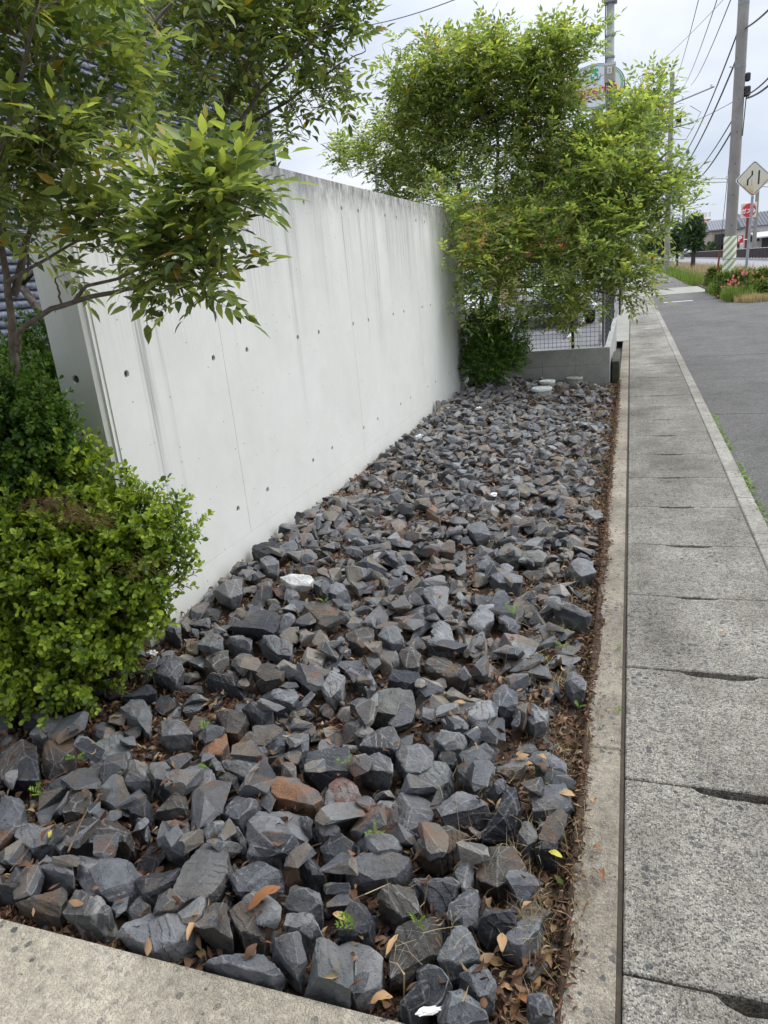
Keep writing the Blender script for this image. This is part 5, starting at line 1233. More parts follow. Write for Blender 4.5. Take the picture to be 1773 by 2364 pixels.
# diamond road-narrows sign
SX, SY = 3.19, 24.3
sg = empty('road_sign', (SX-.0, SY, 0), 'faded diamond road sign with black lane-narrowing lines on a steel post', 'road sign')
b0 = hy(1607, 634, SY); top = hy(1629, 400, SY-.02)
mb = MB(); mb.tube([(b0[0], SY, -.1), (top[0], SY, 3.55)], .038, 14); part(mb, 'post', steel, sg, smooth=True)
ctr = hy(1628, 386, SY-.07); yf = ctr[1]
def dia(r, c): return [(c[0]+r*math.cos(a+math.pi/2*k)*1.0, c[2]+r*math.sin(a+math.pi/2*k)) for k in range(4) for a in (-.07, 0, .07)]
mb = MB(); mb.prism(dia(.455, ctr), yf-.008, yf+.008); part(mb, 'rim', whitep, sg)
mb = MB(); mb.prism(dia(.425, ctr), yf-.012, yf-.009); part(mb, 'black_border', blackp, sg)
def signface():
    m, N, L, b = new_mat('rust_streaked_sign_face'); v = worldvec(N, L); s_ = N.new('ShaderNodeSeparateXYZ'); L.new(v, s_.inputs[0])
    h = math_(N, L, 'DIVIDE', math_(N, L, 'SUBTRACT', float(ctr[2])-.02, s_.outputs['Z']), .3, True)
    f = math_(N, L, 'MULTIPLY', h, ramp(N, L, noise(N, L, 1, 4, .6, worldvec(N, L, (7, 7, 2))), [(.42, (0, 0, 0)), (.62, (1, 1, 1))]))
    L.new(mix(N, L, f, (.60, .57, .46), (.50, .30, .07)), b.inputs['Base Color']); b.inputs['Roughness'].default_value = .45; return m
mb = MB(); mb.prism(dia(.405, ctr), yf-.016, yf-.0125); part(mb, 'face', signface(), sg)
def bar(pts, w_, nm='lane_mark'):
    P = [np.array((ctr[0]+a, ctr[2]+b)) for a, b in pts]; lft, rgt = [], []
    for a in P: lft.append((a[0]-w_/2, a[1])); rgt.append((a[0]+w_/2, a[1]))
    mb = MB(); mb.prism(lft+rgt[::-1], yf-.019, yf-.0165); part(mb, nm, blackp, sg)
bar([(-.150, -.16), (-.150, -.01), (-.045, .10), (-.045, .21)], .042); bar([(.13, -.16), (.13, .2)], .042)
for k in range(7): bar([(-.045, .02-.03*k-.012), (-.045, .02-.03*k)], .012)
mb = MB(); mb.box(b0[0]+.0, top[0]+.05, SY-.075, SY-.03, 2.9, 2.94); part(mb, 'clamp', steel, sg)

# grey steel pole with cabinet, behind the big tree
GX_, GY_ = -.80, 30.0
gp = empty('steel_pole', (GX_, GY_, 0), 'grey steel pole with beige cabinet and cables in front of the oval sign', 'pole')
mb = MB(); mb.lathe([(.165, -.2), (.150, 6.8), (.150, 7.0), (.135, 7.02), (.125, 11.5)], (GX_, GY_, 0), 18); part(mb, 'shaft', plain('painted_grey_pole', (.27, .285, .30), .5, var=.15, scale=4), gp, smooth=True)
cbx = plain('beige_cabinet', (.37, .35, .29), .6, var=.08)
zc = hy(1318, 181, 30)[2]; zt_ = hy(1318, 141, 30)[2]
mb = MB(); mb.box(GX_-.19, GX_+.19, GY_-.32, GY_-.14, zc, zt_); part(mb, 'cabinet', cbx, gp, bevel=.01)
for k in range(9): mb = MB(); mb.box(GX_-.165+k*.036, GX_-.15+k*.036, GY_-.328, GY_-.3205, zc+.03, zt_-.12); part(mb, 'louvre', plain('louvre', (.27, .26, .22), .7) if k == 0 else bpy.data.materials['louvre'], gp)
mb = MB(); mb.box(GX_-.08, GX_+.06, GY_-.34, GY_-.3285, zt_-.32, zt_-.12); part(mb, 'plate', whitep, gp)
mb = MB(); mb.box(GX_-.055, GX_+.035, GY_-.345, GY_-.3405, zt_-.295, zt_-.145); part(mb, 'plate_mark', cbx, gp)
mb = MB(); mb.box(GX_-.2, GX_+.2, GY_-.33, GY_-.13, zt_-.06, zt_+.02); part(mb, 'cabinet_top', plain('pale_lid', (.5, .5, .46), .6), gp)
for k in range(9):
    x = GX_-.15+k*.036; mb = MB(); mb.tube([(x, GY_-.22, zc+.02), (x+.01, GY_-.24, zc-.5), (GX_+(x-GX_)*.4, GY_-.17, zc-1.0-.1*(k % 3)), (GX_+(x-GX_)*.4, GY_-.16, zc-2.4)], .015, 6); part(mb, 'cable', [blackp, dsteel][k % 2], gp, recalc=False)
mb = MB(); mb.tube([(GX_-.15, GY_-.05, zt_), (GX_-.17, GY_-.05, zt_+1.2), (GX_-.14, GY_-.05, zt_+2.5)], .02, 6); part(mb, 'cable', blackp, gp)
for k, z in enumerate((8.1, 8.75, 9.25, 9.8)):
    mb = MB(); mb.lathe([(.162, -.025), (.162, .025)], (GX_, GY_, z), 16); part(mb, 'band', dsteel, gp)
    s_ = 1 if k % 2 else -1; mb = MB(); mb.tube([(GX_, GY_-.1, z+.05), (GX_+s_*.34, GY_-.1, z+.07)], .012, 6); part(mb, 'step_bolt', steel, gp)
mb = MB(); mb.box(GX_-.22, GX_+.22, GY_-.2, GY_+.2, 9.72, 9.84); part(mb, 'collar', dsteel, gp, bevel=.02)

# distant pole with cross-arm
MX, MY = 2.52, 60.0
def far_pole(x, y, h, r, label, arms, lamp=False):
    e = empty('utility_pole', (x, y, 0), label, 'utility pole', 'distant utility poles')
    mb = MB(); mb.lathe([(r, -.2), (r*.75, h)], (x, y, 0), 12); part(mb, 'shaft', poleM, e, smooth=True)
    for z, w_, dz in arms:
        mb = MB(); mb.tube([(x-w_*.35, y-.1, z-dz*.35), (x+w_*.75, y-.1, z+dz*.75)], .05, 6); part(mb, 'crossarm', dsteel, e)
        for t_ in (-.3, .2, .7):
            mb = MB(); mb.lathe([(.03, 0), (.09, .08), (.05, .12), (.09, .2), (.03, .28)], (x+w_*t_, y-.1, z+dz*t_), 8); part(mb, 'insulator', porc, e, smooth=True)
    if lamp: mb = MB(); mb.tube([(x, y, h*.86), (x+.6, y, h*.9), (x+1.6, y, h*.88)], .05, 6); mb.box(x+1.5, x+2.3, y-.15, y+.15, h*.86, h*.89); part(mb, 'street_light', dsteel, e)
    return e
mpole = far_pole(MX, MY, 13.2, .2, 'distant thin utility pole with slanted cross-arm right of the big tree', [(11.2, 3.6, .9), (9.7, 2.0, .2)])
mb = MB(); mb.lathe([(.12, 0), (.17, .06), (.17, .45), (.12, .5)], (MX+.5, MY-.3, 9.9), 12); part(mb, 'transformer', blackp, mpole, smooth=True)
mb = MB(); mb.tube([(MX, MY-.2, 9.9), (MX+1.4, MY-.3, 9.4), (MX+1.9, MY-.3, 10.4), (MX+1.2, MY-.3, 10.9)], .02, 5); mb.tube([(MX, MY-.2, 9.0), (MX+1.0, MY-.3, 8.8), (MX+1.5, MY-.3, 9.6)], .02, 5); part(mb, 'cable_loop', blackp, mpole, recalc=False)
q = hy(1634, 450, 112); far_pole(q[0], 112, hy(1634, 388, 112)[2], .28, 'thin utility pole with street lamp above the white house', [(hy(1634, 400, 112)[2], 2.6, .3)], True)
q = hy(1483, 500, 150); far_pole(q[0]-.6, 150, hy(1483, 445, 150)[2], .3, 'small far utility pole left of the red square sign', [(hy(1483, 452, 150)[2], 4, .2), (hy(1483, 468, 150)[2], 3, .1)])
q = hy(1356, 520, 80); far_pole(q[0], 80, hy(1356, 440, 80)[2], .22, 'slim far utility pole half hidden by the big tree leaves', [(hy(1356, 450, 80)[2], 2.5, .2)])

# overhead cables, in spans between the poles and out of the picture
def cable(a, b, sag, r, label, n=22):
    a, b = np.asarray(a, float), np.asarray(b, float); P = []
    for t_ in np.linspace(0, 1, n): p = a*(1-t_)+b*t_; p[2] -= sag*4*t_*(1-t_); P.append(p)
    mb = MB(); mb.tube(P, r, 5, cap=False); tag(mb.build('overhead_cable', wirem, recalc=False), label, 'cable', 'overhead cables')
mt = lambda px, py: hy(px, py, 60)
def out_to(px, py, Y=16.0): return hy(px, py, Y)
arm = [(MX-.9, MY, 10.9), (MX+.8, MY, 11.7), (MX+2.6, MY, 12.1), (MX, MY, 13.2)]
cable(arm[3], out_to(1372/1, -30, 30), .2, .012, 'single overhead wire rising to the upper left from the distant pole') if False else None
cable(mt(1459, 172), hy(1515, -25, 22), .25, .011, 'leftmost steep overhead wire above the distant pole')
cable(mt(1474, 190), hy(1557, -25, 20), .3, .011, 'second overhead wire from the left running up from the cross-arm')
cable(mt(1492, 184), hy(1588, -25, 20), .3, .013, 'third overhead wire from the left above the cross-arm end')
cable(mt(1420, 140), hy(1585, -25, 35), .1, .011, 'thin wire crossing the others from the tree top to the upper right')
cable(mt(1447, 360), hy(1597, 60, 25.1), .9, .022, 'twisted cable bowing down to the striped pole top')
cable(mt(1446, 385), hy(1592, 125, 25.1), .8, .026, 'thick cable running to the middle of the striped pole')
cable(mt(1475, 385), hy(1590, 245, 25.1), .5, .020, 'lower cable reaching the striped pole below the black boxes')
cable(mt(1480, 392), hy(1588, 270, 25.1), .6, .026, 'lowest twisted cable reaching the striped pole')
cable(hy(1612, 60, 25.1), hy(1690, -10, 18), .05, .024, 'thick cable leaving the striped pole to the upper right')
cable(hy(1613, 205, 25.1), hy(1700, 120, 18), .1, .02, 'cable leaving the splice boxes to the right edge')
cable(hy(1613, 212, 25.1), hy(1700, 145, 18), .1, .026, 'heavy cable leaving the lower splice box to the right edge')
cable(hy(1425, 273, 62), hy(1592, 215, 25.3), .3, .010, 'thin wire sloping gently behind the striped pole')
cable(hy(1380, 381, 150), hy(1720, 378, 150), .5, .04, 'far level wire crossing the sky low down')
cable(hy(1380, 388, 150), hy(1720, 386, 150), .5, .05, 'second far level wire just under the first')
cable(hy(745, 62, 22), hy(1010, -12, 18), .1, .011, 'lone wire slanting across the sky between the two trees')
cable((PX+.2, PY-.05, 5.5), (PX+.15, PY-.1, 4.4), -.01, .015, 'short cable loop hanging under the splice box')

# oval restaurant sign on its mast
oc = (hy(1285, 188, 33)); OY = 33.0
os_ = empty('restaurant_sign', (oc[0], OY, 0), 'oval white restaurant sign with green rings and red lettering above the tree', 'sign')
RA, RB = 62*pxm(oc), 44*pxm(oc)
def oval(a, b, y0, y1, nm, mat):
    mb = MB(); mb.prism([(oc[0]+a*math.cos(t_), oc[2]+b*math.sin(t_)) for t_ in np.linspace(0, 2*math.pi, 64, endpoint=False)], y0, y1); part(mb, nm, mat, os_)
oval(RA, RB, OY, OY+.35, 'casing', plain('dark_sign_casing', (.02, .06, .04), .5))
for k, (s_, m) in enumerate(((.97, palep), (.935, greenp), (.905, palep), (.885, greenp), (.865, palep))): oval(RA*s_, RB*s_, OY-.006*(k+1)+.001, OY-.006*k-.0005, 'ring' if k < 4 else 'face', m)
text('Saizeriya', 'lettering', (oc[0]-.02, OY-.036, oc[2]-.12), .50, redp, os_, shear=.15, bold=.012)
mb = MB(); mb.box(oc[0]-.8, oc[0]+.85, OY-.036, OY-.030, oc[2]-.36, oc[2]-.33); part(mb, 'underline', redp, os_)
ec = (oc[0]-.02, oc[2]+.36)
mb = MB(); mb.prism([(ec[0]+.15*math.cos(t_), ec[1]+.15*math.sin(t_)) for t_ in np.linspace(0, 2*math.pi, 24, endpoint=False)], OY-.036, OY-.030); part(mb, 'emblem', greenp, os_)
for sx_, sz_ in ((-1, 1), (1, -1)): mb = MB(); mb.box(ec[0]+(0 if sx_ > 0 else -.095), ec[0]+(.095 if sx_ > 0 else 0), OY-.042, OY-.0365, ec[1]+(0 if sz_ > 0 else -.095), ec[1]+(.095 if sz_ > 0 else 0)); part(mb, 'emblem_quarter', palep, os_)
cp = [(-.16, .16), (-.13, .27), (-.09, .24), (-.05, .30), (0, .25), (.05, .30), (.09, .24), (.13, .27), (.16, .16)]
mb = MB(); mb.prism([(ec[0]+a, ec[1]+b) for a, b in cp], OY-.036, OY-.030); part(mb, 'emblem_crown', greenp, os_)
for s_ in (-1, 1):
    for k in range(6):
        a = -1.35+k*.3; x, z = ec[0]+s_*.23*math.cos(a), ec[1]+.23*math.sin(a)
        mb = MB(); mb.prism([(x-.012, z), (x+s_*.03, z+.012), (x+s_*.01, z+.05), (x-.01, z+.03)][::s_], OY-.036, OY-.030); part(mb, 'laurel_leaf', greenp, os_)
mb = MB(); mb.box(oc[0]-.14, oc[0]+.14, OY+.4, OY+.62, 0, oc[2]+.5); part(mb, 'mast', dsteel, os_)
p2 = hy(1258, 308, OY); w2, h2 = 42*pxm(p2), 24*pxm(p2)
mb = MB(); mb.box(p2[0]-w2, p2[0]+w2, OY, OY+.3, p2[2]-h2, p2[2]+h2); part(mb, 'lower_board', greenp, os_)
mb = MB(); mb.box(p2[0]-w2*.94, p2[0]+w2*.94, OY-.005, OY-.001, p2[2]+h2*.1, p2[2]+h2*.9); part(mb, 'board_panel', palep, os_)
mb = MB(); mb.box(p2[0]-w2*.6, p2[0]-w2*.05, OY-.005, OY-.001, p2[2]-h2*.7, p2[2]+h2*.0); part(mb, 'board_panel', redp, os_)

# red round restaurant sign on white square, with P board
gc = hy(1618, 454, 100); rr_ = 13.5*pxm(gc); gs = empty('restaurant_sign', (gc[0], 100, 0), 'square white sign with red disc and white katakana behind the diamond sign', 'sign')
mb = MB(); mb.box(gc[0]-rr_*1.12, gc[0]+rr_*1.12, 100, 100.5, gc[2]-rr_*1.15, gc[2]+rr_*1.12); part(mb, 'board', plain('cream_sign_board', (.62, .57, .45), .5, var=.03), gs, bevel=.04)
mb = MB(); mb.prism([(gc[0]+rr_*math.cos(t_), gc[2]+rr_*math.sin(t_)) for t_ in np.linspace(0, 2*math.pi, 40, endpoint=False)], 99.94, 99.99); part(mb, 'disc', redp, gs)
text('ガスト', 'lettering', (gc[0], 99.92, gc[2]-.12), .58, whitep, gs, bold=.02)
text('Cafeレストラン', 'lettering', (gc[0], 99.92, gc[2]+.42), .21, plain('orange_letter', (.6, .2, .05), .5), gs)
mb = MB(); mb.box(gc[0]-.2, gc[0]+.2, 100.05, 100.4, 0, gc[2]-rr_*1.1); part(mb, 'post', plain('dark_red_post', (.13, .04, .035), .6), gs)
pb = hy(1598, 518, 99); pw = 7*pxm(pb)
ps = empty('parking_sign', (pb[0], 99, 0), 'small red parking board with a white letter P right of the striped pole', 'sign')
mb = MB(); mb.box(pb[0]-pw, pb[0]+pw, 99, 99.2, pb[2]-pw*1.25, pb[2]+pw*1.25); part(mb, 'board', redp, ps)
text('P', 'lettering', (pb[0], 98.95, pb[2]+.1), .80, whitep, ps, bold=.03)
mb = MB(); mb.prism([(pb[0]+x_*2.2, pb[2]+z_*2.2) for x_, z_ in ((.02, -.2), (.1, -.14), (.1, -.17), (.19, -.17), (.19, -.23), (.1, -.23), (.1, -.26))], 98.95, 98.99); part(mb, 'arrow', whitep, ps)
mb = MB(); mb.tube([(pb[0]+pw, 99.1, pb[2]), (gc[0], 100.1, pb[2]-.05)], .06, 6); part(mb, 'arm', whitep, ps)
rc = hy(1524, 485, 170); rw = 10*pxm(rc); rs = empty('red_sign', (rc[0], 170, 0), 'far square red sign with white line emblem beside the clipped tree', 'sign')
mb = MB(); mb.box(rc[0]-rw*1.4, rc[0]+rw, 170, 170.5, rc[2]-rw*1.05, rc[2]+rw*1.05); part(mb, 'board', redp, rs)
mb = MB(); mb.tube([(rc[0]-rw*.9, 169.9, rc[2]+rw*.35), (rc[0]+rw*.75, 169.9, rc[2]+rw*.35), (rc[0]+rw*.1, 169.9, rc[2]-.1*rw), (rc[0]-rw*.8, 169.9, rc[2]-.4*rw)], .06, 4); mb.tube([(rc[0]-rw*.9, 169.9, rc[2]-rw*.1), (rc[0]-rw*.3, 169.9, rc[2]-rw*.1)], .06, 4); part(mb, 'emblem', whitep, rs, recalc=False)
mb = MB(); mb.box(rc[0]-.2, rc[0]+.2, 170.1, 170.4, 0, rc[2]-rw); part(mb, 'mast', dsteel, rs)

# brown screen fence beyond the road
ff = empty('screen_fence', (11.6, 60, 0), 'long dark brown panel fence on the far side of the road', 'fence'); bro = plain('brown_panel', (.050, .034, .036), .95, var=.15); bro.node_tree.nodes['Principled BSDF'].inputs['Specular IOR Level'].default_value = .15; fpost = plain('fence_post', (.06, .045, .045), .6)
y = 40.0; pan = None
while y < 190:
    for nm, x0, x1, a, b, z0, z1, m in (('panel', 11.58, 11.62, y+.06, y+1.94, .16, 1.02, bro), ('post', 11.55, 11.65, y-.05, y+.05, -.1, 1.08, fpost)):
        m1 = MB(); m1.box(x0, x1, a, b, z0, z1); part(m1, nm, m, ff)
    y += 2.0
mb = MB(); mb.box(11.56, 11.64, 40, 190, 1.025, 1.06); part(mb, 'top_rail', whitep, ff)
mb = MB(); mb.box(11.25, 11.5, 30, 400, -.1, .12); struct(mb.build('far_kerb', K['block']))
for k, (px, Y) in enumerate(((1493, 130), (1513, 115), (1522, 112), (1590, 92), (1655, 85))):
    pass

# houses beyond the fence
beige = plain('beige_brick', (.40, .33, .27), .8, var=.1, scale=6); cream = plain('cream_wall', (.55, .53, .49), .8, var=.05, scale=2); tile = plain('grey_roof_tiles', (.17, .175, .19), .6, var=.15, scale=3); tiled = plain('dark_roof_tiles', (.09, .095, .11), .6, var=.15, scale=3)
glass = plain('dark_window_glass', (.03, .035, .04), .1); frameM = plain('window_frame_dark', (.05, .05, .055), .4)
def house(name, label, x0, x1, y0, y1, h, wallm, roofm, wins, ridge='x', rh=1.3, over=.5):
    e = empty(name, ((x0+x1)/2, y0, 0), label, 'house', 'houses beyond the road')
    mb = MB(); mb.box(x0, x1, y0, y1, -.1, h); part(mb, 'wall', wallm, e)
    mb = MB(); o_ = over
    if ridge == 'x':      # ridge runs along x, slope faces the viewer
        mb.prism([(y0-o_, h-.1), (y0-o_, h+.08), ((y0+y1)/2, h+rh), (y1+o_, h+.08), (y1+o_, h-.1)], x0-o_, x1+o_, axis=0)
    else: mb.prism([(x0-o_, h-.1), (x0-o_, h+.08), ((x0+x1)/2, h+rh), (x1+o_, h+.08), (x1+o_, h-.1)], y0-o_, y1+o_, axis=1)
    rf = part(mb, 'roof', roofm, e)
    n = int((x1-x0+2*o_)/.45)
    if ridge == 'x':
        m1 = MB()
        for k in range(n):
            x = x0-o_+k*.45; m1.tube([(x, y0-o_, h+.12), (x, (y0+y1)/2, h+rh+.04)], .05, 4)
        q = part(m1, 'tile_ribs', roofm, e, recalc=False); q['kind'] = 'stuff'
    for (a, b, c, d, nm) in wins:
        X0, X1, Z0, Z1 = x0+(x1-x0)*a, x0+(x1-x0)*b, c, d
        m1 = MB(); m1.box(X0, X1, y0-.06, y0-.002, Z0, Z1); f = part(m1, nm, frameM, e)
        k = max(1, int(round((X1-X0)/1.0)))
        for i in range(k):
            a_, b_ = X0+(X1-X0)*i/k+.06, X0+(X1-X0)*(i+1)/k-.06
            m1 = MB(); m1.box(a_, b_, y0-.075, y0-.062, Z0+.06, Z1-.06); p_ = m1.build('pane', glass); p_.parent = f; p_.location = -Vector(e.location)
    return e
def hspan(pa, pb, Y): return hy(pa, 540, Y)[0], hy(pb, 540, Y)[0]
x0, x1 = hspan(1536, 1588, 150); hh = hy(1560, 496, 150)[2]
house('brown_house', 'two-storey beige brick house with grey tiled roof left of the striped pole', x0, x1, 150, 164, hh, beige, tile, [(.12, .78, hh-2.2, hh-.7, 'window'), (.25, .6, .2, 2.2, 'door'), (.42, .48, hh-3.4, hh-2.7, 'window')], rh=1.9)
x0, x1 = hspan(1590, 1612, 137); hh = hy(1600, 500, 137)[2]
house('dark_house', 'narrow dark house mostly hidden behind the striped pole', x0, x1, 137, 150, hh, plain('dark_brown_wall', (.07, .065, .06), .8), tile, [(.2, .8, hh-2.2, hh-.8, 'window')])
x0, x1 = hspan(1605, 1700, 125); hh = hy(1640, 488, 125)[2]
wh = house('white_house', 'white two-storey house with dark roof at the right picture edge', x0, x1, 125, 140, hh, cream, tiled, [(.06, .36, hh-2.1, hh-.7, 'window'), (.55, .8, hh-2.0, hh-.9, 'window'), (.42, .9, .3, 2.3, 'door')], rh=2.2)
mb = MB(); mb.prism([(124.9, hy(1640, 503, 125)[2]), (120, hy(1640, 514, 120)[2]), (120, hy(1640, 511, 120)[2]), (124.9, hy(1640, 500, 125)[2])], x0+.8, x1+1, axis=0); part(mb, 'porch_roof', plain('pale_porch_roof', (.55, .56, .58), .5), wh)
x0, x1 = hspan(1508, 1535, 170); hh = hy(1520, 500, 170)[2]
e = empty('apartment_tower', (x0, 170, 0), 'far blue and white apartment building behind the clipped tree', 'building')
mb = MB(); mb.box(x0, x1, 170, 180, -.1, hh); part(mb, 'wall', plain('blue_wall', (.06, .11, .24), .7), e)
for r_ in range(5):
    for k in range(3):
        m1 = MB(); xa = x0+(x1-x0)*(.1+.3*k); m1.box(xa, xa+(x1-x0)*.2, 169.9, 169.99, 1.2+r_*1.6, 2.1+r_*1.6); part(m1, 'window', whitep, e)
# clipped hedge balls beyond the fence
for k, (px, py, rp, Y) in enumerate(((1507, 536, 7, 158), (1514, 536, 7, 156), (1530, 537, 8, 148), (1541, 537, 8, 144), (1592, 532, 8, 130))):
    c = hy(px, py, Y); r = rp*pxm(c)
    shrub('clipped_bush', ['leftmost clipped dark bush behind the brown fence', 'second clipped bush behind the brown fence', 'third clipped bush, in front of the beige house', 'fourth clipped bush close to the striped pole', 'clipped bush right of the striped pole'][k], 'bush', [(c[0], c[1], c[2], r, r*1.5)], 170, 60+k, G['topiary'], 9.0, 1.0, 0, (c[0], c[1], 0), inner=.6, pairs=(2, 4))

# ================================================================ verge: clipped trees, grasses, azaleas
sheet('verge', 2.46, 6.05, 33.2, 200, .02, K['soil']); sheet('verge', 2.62, 6.05, 21.6, 28.2, .02, K['soil']); sheet('verge', 2.62, 6.05, 28.2, 33.2, .015, K['soil'])
mb = MB(); mb.box(6.05, 6.2, 21.4, 400, -.1, .1); struct(mb.build('road_kerb', K['band']))
def topiary(px, Y, top, bot, w_, base, label, seed):
    c = hy(px, (top+bot)/2, Y); r = w_/2*pxm(c); hz_ = (bot-top)/2*pxm(c); b = hy(px, base, Y)
    e = shrub('clipped_tree', label, 'tree', [(c[0], Y, c[2], r, hz_), (c[0]+r*.1, Y, c[2]+hz_*.25, r*.85, hz_*.75), (c[0]-r*.1, Y, c[2]-hz_*.3, r*.8, hz_*.7)], 1100, seed, G['topiary'], 5.2, 1.0, 0, (c[0], Y, 0), inner=.55, pairs=(2, 5))
    mb = MB(); mb.tube([(c[0], Y, 0), (c[0]+.05, Y, c[2]-hz_*.5), (c[0], Y, c[2]+hz_*.3)], [.24*r, .2*r, .05], 10); part(mb, 'trunk', G['darkbark'], e, smooth=True)
    e['group'] = 'clipped trees along the verge'; return e
topiary(1499, 56, 466, 541, 41, 575, 'largest egg-shaped clipped evergreen tree on the grass verge', 71)
topiary(1463, 68, 488, 548, 30, 575, 'narrower clipped evergreen just left of the largest one', 72)
topiary(1432, 80, 495, 550, 30, 575, 'third clipped evergreen tree partly behind the ash leaves', 73)
topiary(1409, 95, 505, 550, 26, 572, 'fourth clipped evergreen tree farther down the verge', 74)
topiary(1392, 120, 512, 550, 22, 570, 'farthest clipped evergreen tree at the end of the verge', 75)
def grass(name, label, boxes, n, h, seed, mat, w_=.006, lean=.35):
    nr = np.random.default_rng(seed); TV, TF = [], []
    xs = []; ys = []
    for (x0, x1, y0, y1, wt) in boxes:
        k = int(n*wt); xs.append(nr.uniform(x0, x1, k)); ys.append(nr.uniform(y0, y1, k))
    x, y = np.concatenate(xs), np.concatenate(ys); m = len(x)
    TV = np.array([(-1, 0, 0), (1, 0, 0), (-.7, .12, .5), (.7, .12, .5), (0, .42, 1)], float); TF = np.array([(0, 1, 3), (0, 3, 2), (2, 3, 4)])
    a = nr.uniform(0, 6.28, m); hh = h*nr.uniform(.4, 1.15, m)*(.75+.35*np.sin(x*3.1+y*1.7)); ca, sa = np.cos(a), np.sin(a); ww = w_*nr.uniform(.7, 1.3, m)
    M = np.zeros((m, 3, 3)); M[:, 0, 0] = ca*ww; M[:, 1, 0] = sa*ww; ln = lean*nr.uniform(.2, 1.6, m)*hh; M[:, 0, 1] = -sa*ln*2; M[:, 1, 1] = ca*ln*2; M[:, 2, 2] = hh
    V, F = spread(TV, TF, M, np.stack([x, y, np.full(m, .0)], 1)); me = fastmesh(name, V, F, mat); o = bpy.data.objects.new(name, me); C.objects.link(o); struct(o, 'stuff'); tag(o, label, name.replace('_', ' '))
grass('tall_grass', 'tall green grass growing along the verge beside the path', [(2.45, 3.2, 21.7, 28, .25), (2.9, 3.6, 24.5, 34, .1), (2.35, 3.6, 33.5, 60, .4), (1.9, 3.4, 60, 120, .25)], 26000, .42, 81, G['grass'], .008)
grass('grass_plumes', 'pinkish seeding grass behind the green verge grass', [(3.0, 5.9, 31, 60, .8), (3.5, 5.8, 60, 90, .2)], 9000, .55, 82, G['plume'], .012)
grass('dry_grass', 'pale dry grass at the foot of the diamond sign post', [(2.75, 4.4, 20.9, 23.6, .7), (2.6, 3.4, 21.2, 24, .3)], 9000, .20, 83, G['drygrass'], .007)
grass('verge_weeds', 'mixed green weeds on the verge', [(3.2, 6.0, 23, 60, 1)], 12000, .30, 84, G['grass'], .010)
def hedge(label, px0, px1, pyt, pyb, Y, seed, flowers):
    a, b = hy(px0, pyb, Y), hy(px1, pyt, Y); cx_, w2_ = (a[0]+b[0])/2, (b[0]-a[0])/2; zt_ = b[2]
    els = [(a[0]+w2_*2*(k+.5)/3, Y+.25, zt_*.55, w2_/2.4, zt_*.45) for k in range(3)]
    e = shrub('azalea_hedge', label, 'hedge', els, 900, seed, G['azalea'], 2.0, 1.0, 0, (cx_, Y, 0), inner=.75)
    e['group'] = 'azalea hedges on the verge'
    nr = np.random.default_rng(seed)
    fl = bpy.data.meshes.new('flower'); mb = MB()
    for k in range(5):
        an = k*1.2566; mb.add([(0, 0, 0), (.022*math.cos(an-.5), .022*math.sin(an-.5), .010), (.036*math.cos(an), .036*math.sin(an), .014), (.022*math.cos(an+.5), .022*math.sin(an+.5), .010)], [(0, 1, 2, 3)])
    f0 = None
    for fx, fz, fn, sp in flowers:
        for _ in range(fn):
            if f0 is None: f0 = mb.build('flower', G['pink'], e, recalc=False); o = f0
            else: o = f0.copy(); C.objects.link(o)
            o.location = (fx*w2_+nr.normal(0, sp), -.02-w2_/2.4*.55+nr.normal(0, .03), fz*zt_+nr.normal(0, sp)); o.rotation_euler = (1.3+nr.normal(0, .3), nr.normal(0, .4), 0); o.scale = (1.0,)*3
hedge('azalea hedge with pink flowers left of the sign post', 1553, 1618, 588, 632, 23.6, 91, [(-.25, .62, 22, .09), (-.6, .3, 8, .09), (.1, .38, 8, .1), (-.5, .5, 6, .1), (.55, 1.0, 10, .12)])
hedge('azalea hedge behind the striped pole foot, right of the sign post', 1610, 1665, 586, 625, 24.4, 92, [(-.7, .7, 6, .08), (.2, .8, 4, .1), (-.7, .95, 6, .1)])
hedge('small azalea hedge left of the striped pole foot', 1533, 1565, 583, 606, 27.5, 93, [(.6, .9, 3, .05)])
hedge('low dark azalea clump at the right picture edge', 1638, 1690, 612, 645, 22.2, 94, [])
# rust-topped weed by the hedge
# orange marker post on the verge
mk = np.array([2.2, 76, 0]); e = empty('marker_board', (2.2, 76, 0), 'small orange and white board standing on the verge by the path', 'sign')
mb = MB(); mb.box(mk[0]-.15, mk[0]+.15, 76, 76.08, .0, 1.3); part(mb, 'board', plain('orange_board', (.75, .30, .02), .5), e)
mb = MB(); mb.box(mk[0]-.02, mk[0]+.14, 75.985, 75.998, .35, 1.1); part(mb, 'panel', whitep, e)

# ================================================================ beyond the block wall: building, cars, ramp rail
tan = plain('tan_wall', (.50, .36, .20), .75, var=.06, scale=2); orange = plain('terracotta_wall', (.42, .15, .07), .8, var=.08, scale=2); awn = plain('crimson_awning', (.60, .03, .09), .6, var=.05)
a, b = hy(960, 540, 30), hy(1232, 540, 30); zt_ = hy(1060, 437, 30)[2]
e = empty('shop_building', (a[0], 30, 0), 'tan and terracotta shop building with crimson awning seen through the big tree', 'building')
mb = MB(); mb.box(a[0], b[0], 30, 40, -.1, zt_); part(mb, 'wall', tan, e)
c = hy(1062, 500, 30); mb = MB(); mb.box(a[0]-.2, c[0], 29.7, 29.99, -.1, hy(1060, 475, 30)[2]); part(mb, 'wing', orange, e)
z0, z1 = hy(1180, 538, 29)[2], hy(1180, 512, 29)[2]; x0, x1 = hy(1098, 520, 29.3)[0], hy(1228, 520, 29.3)[0]
mb = MB(); mb.prism([(30, z1), (29, z0), (29, z0-.12), (30, z0+.1)], x0, x1, axis=0); part(mb, 'awning', awn, e)
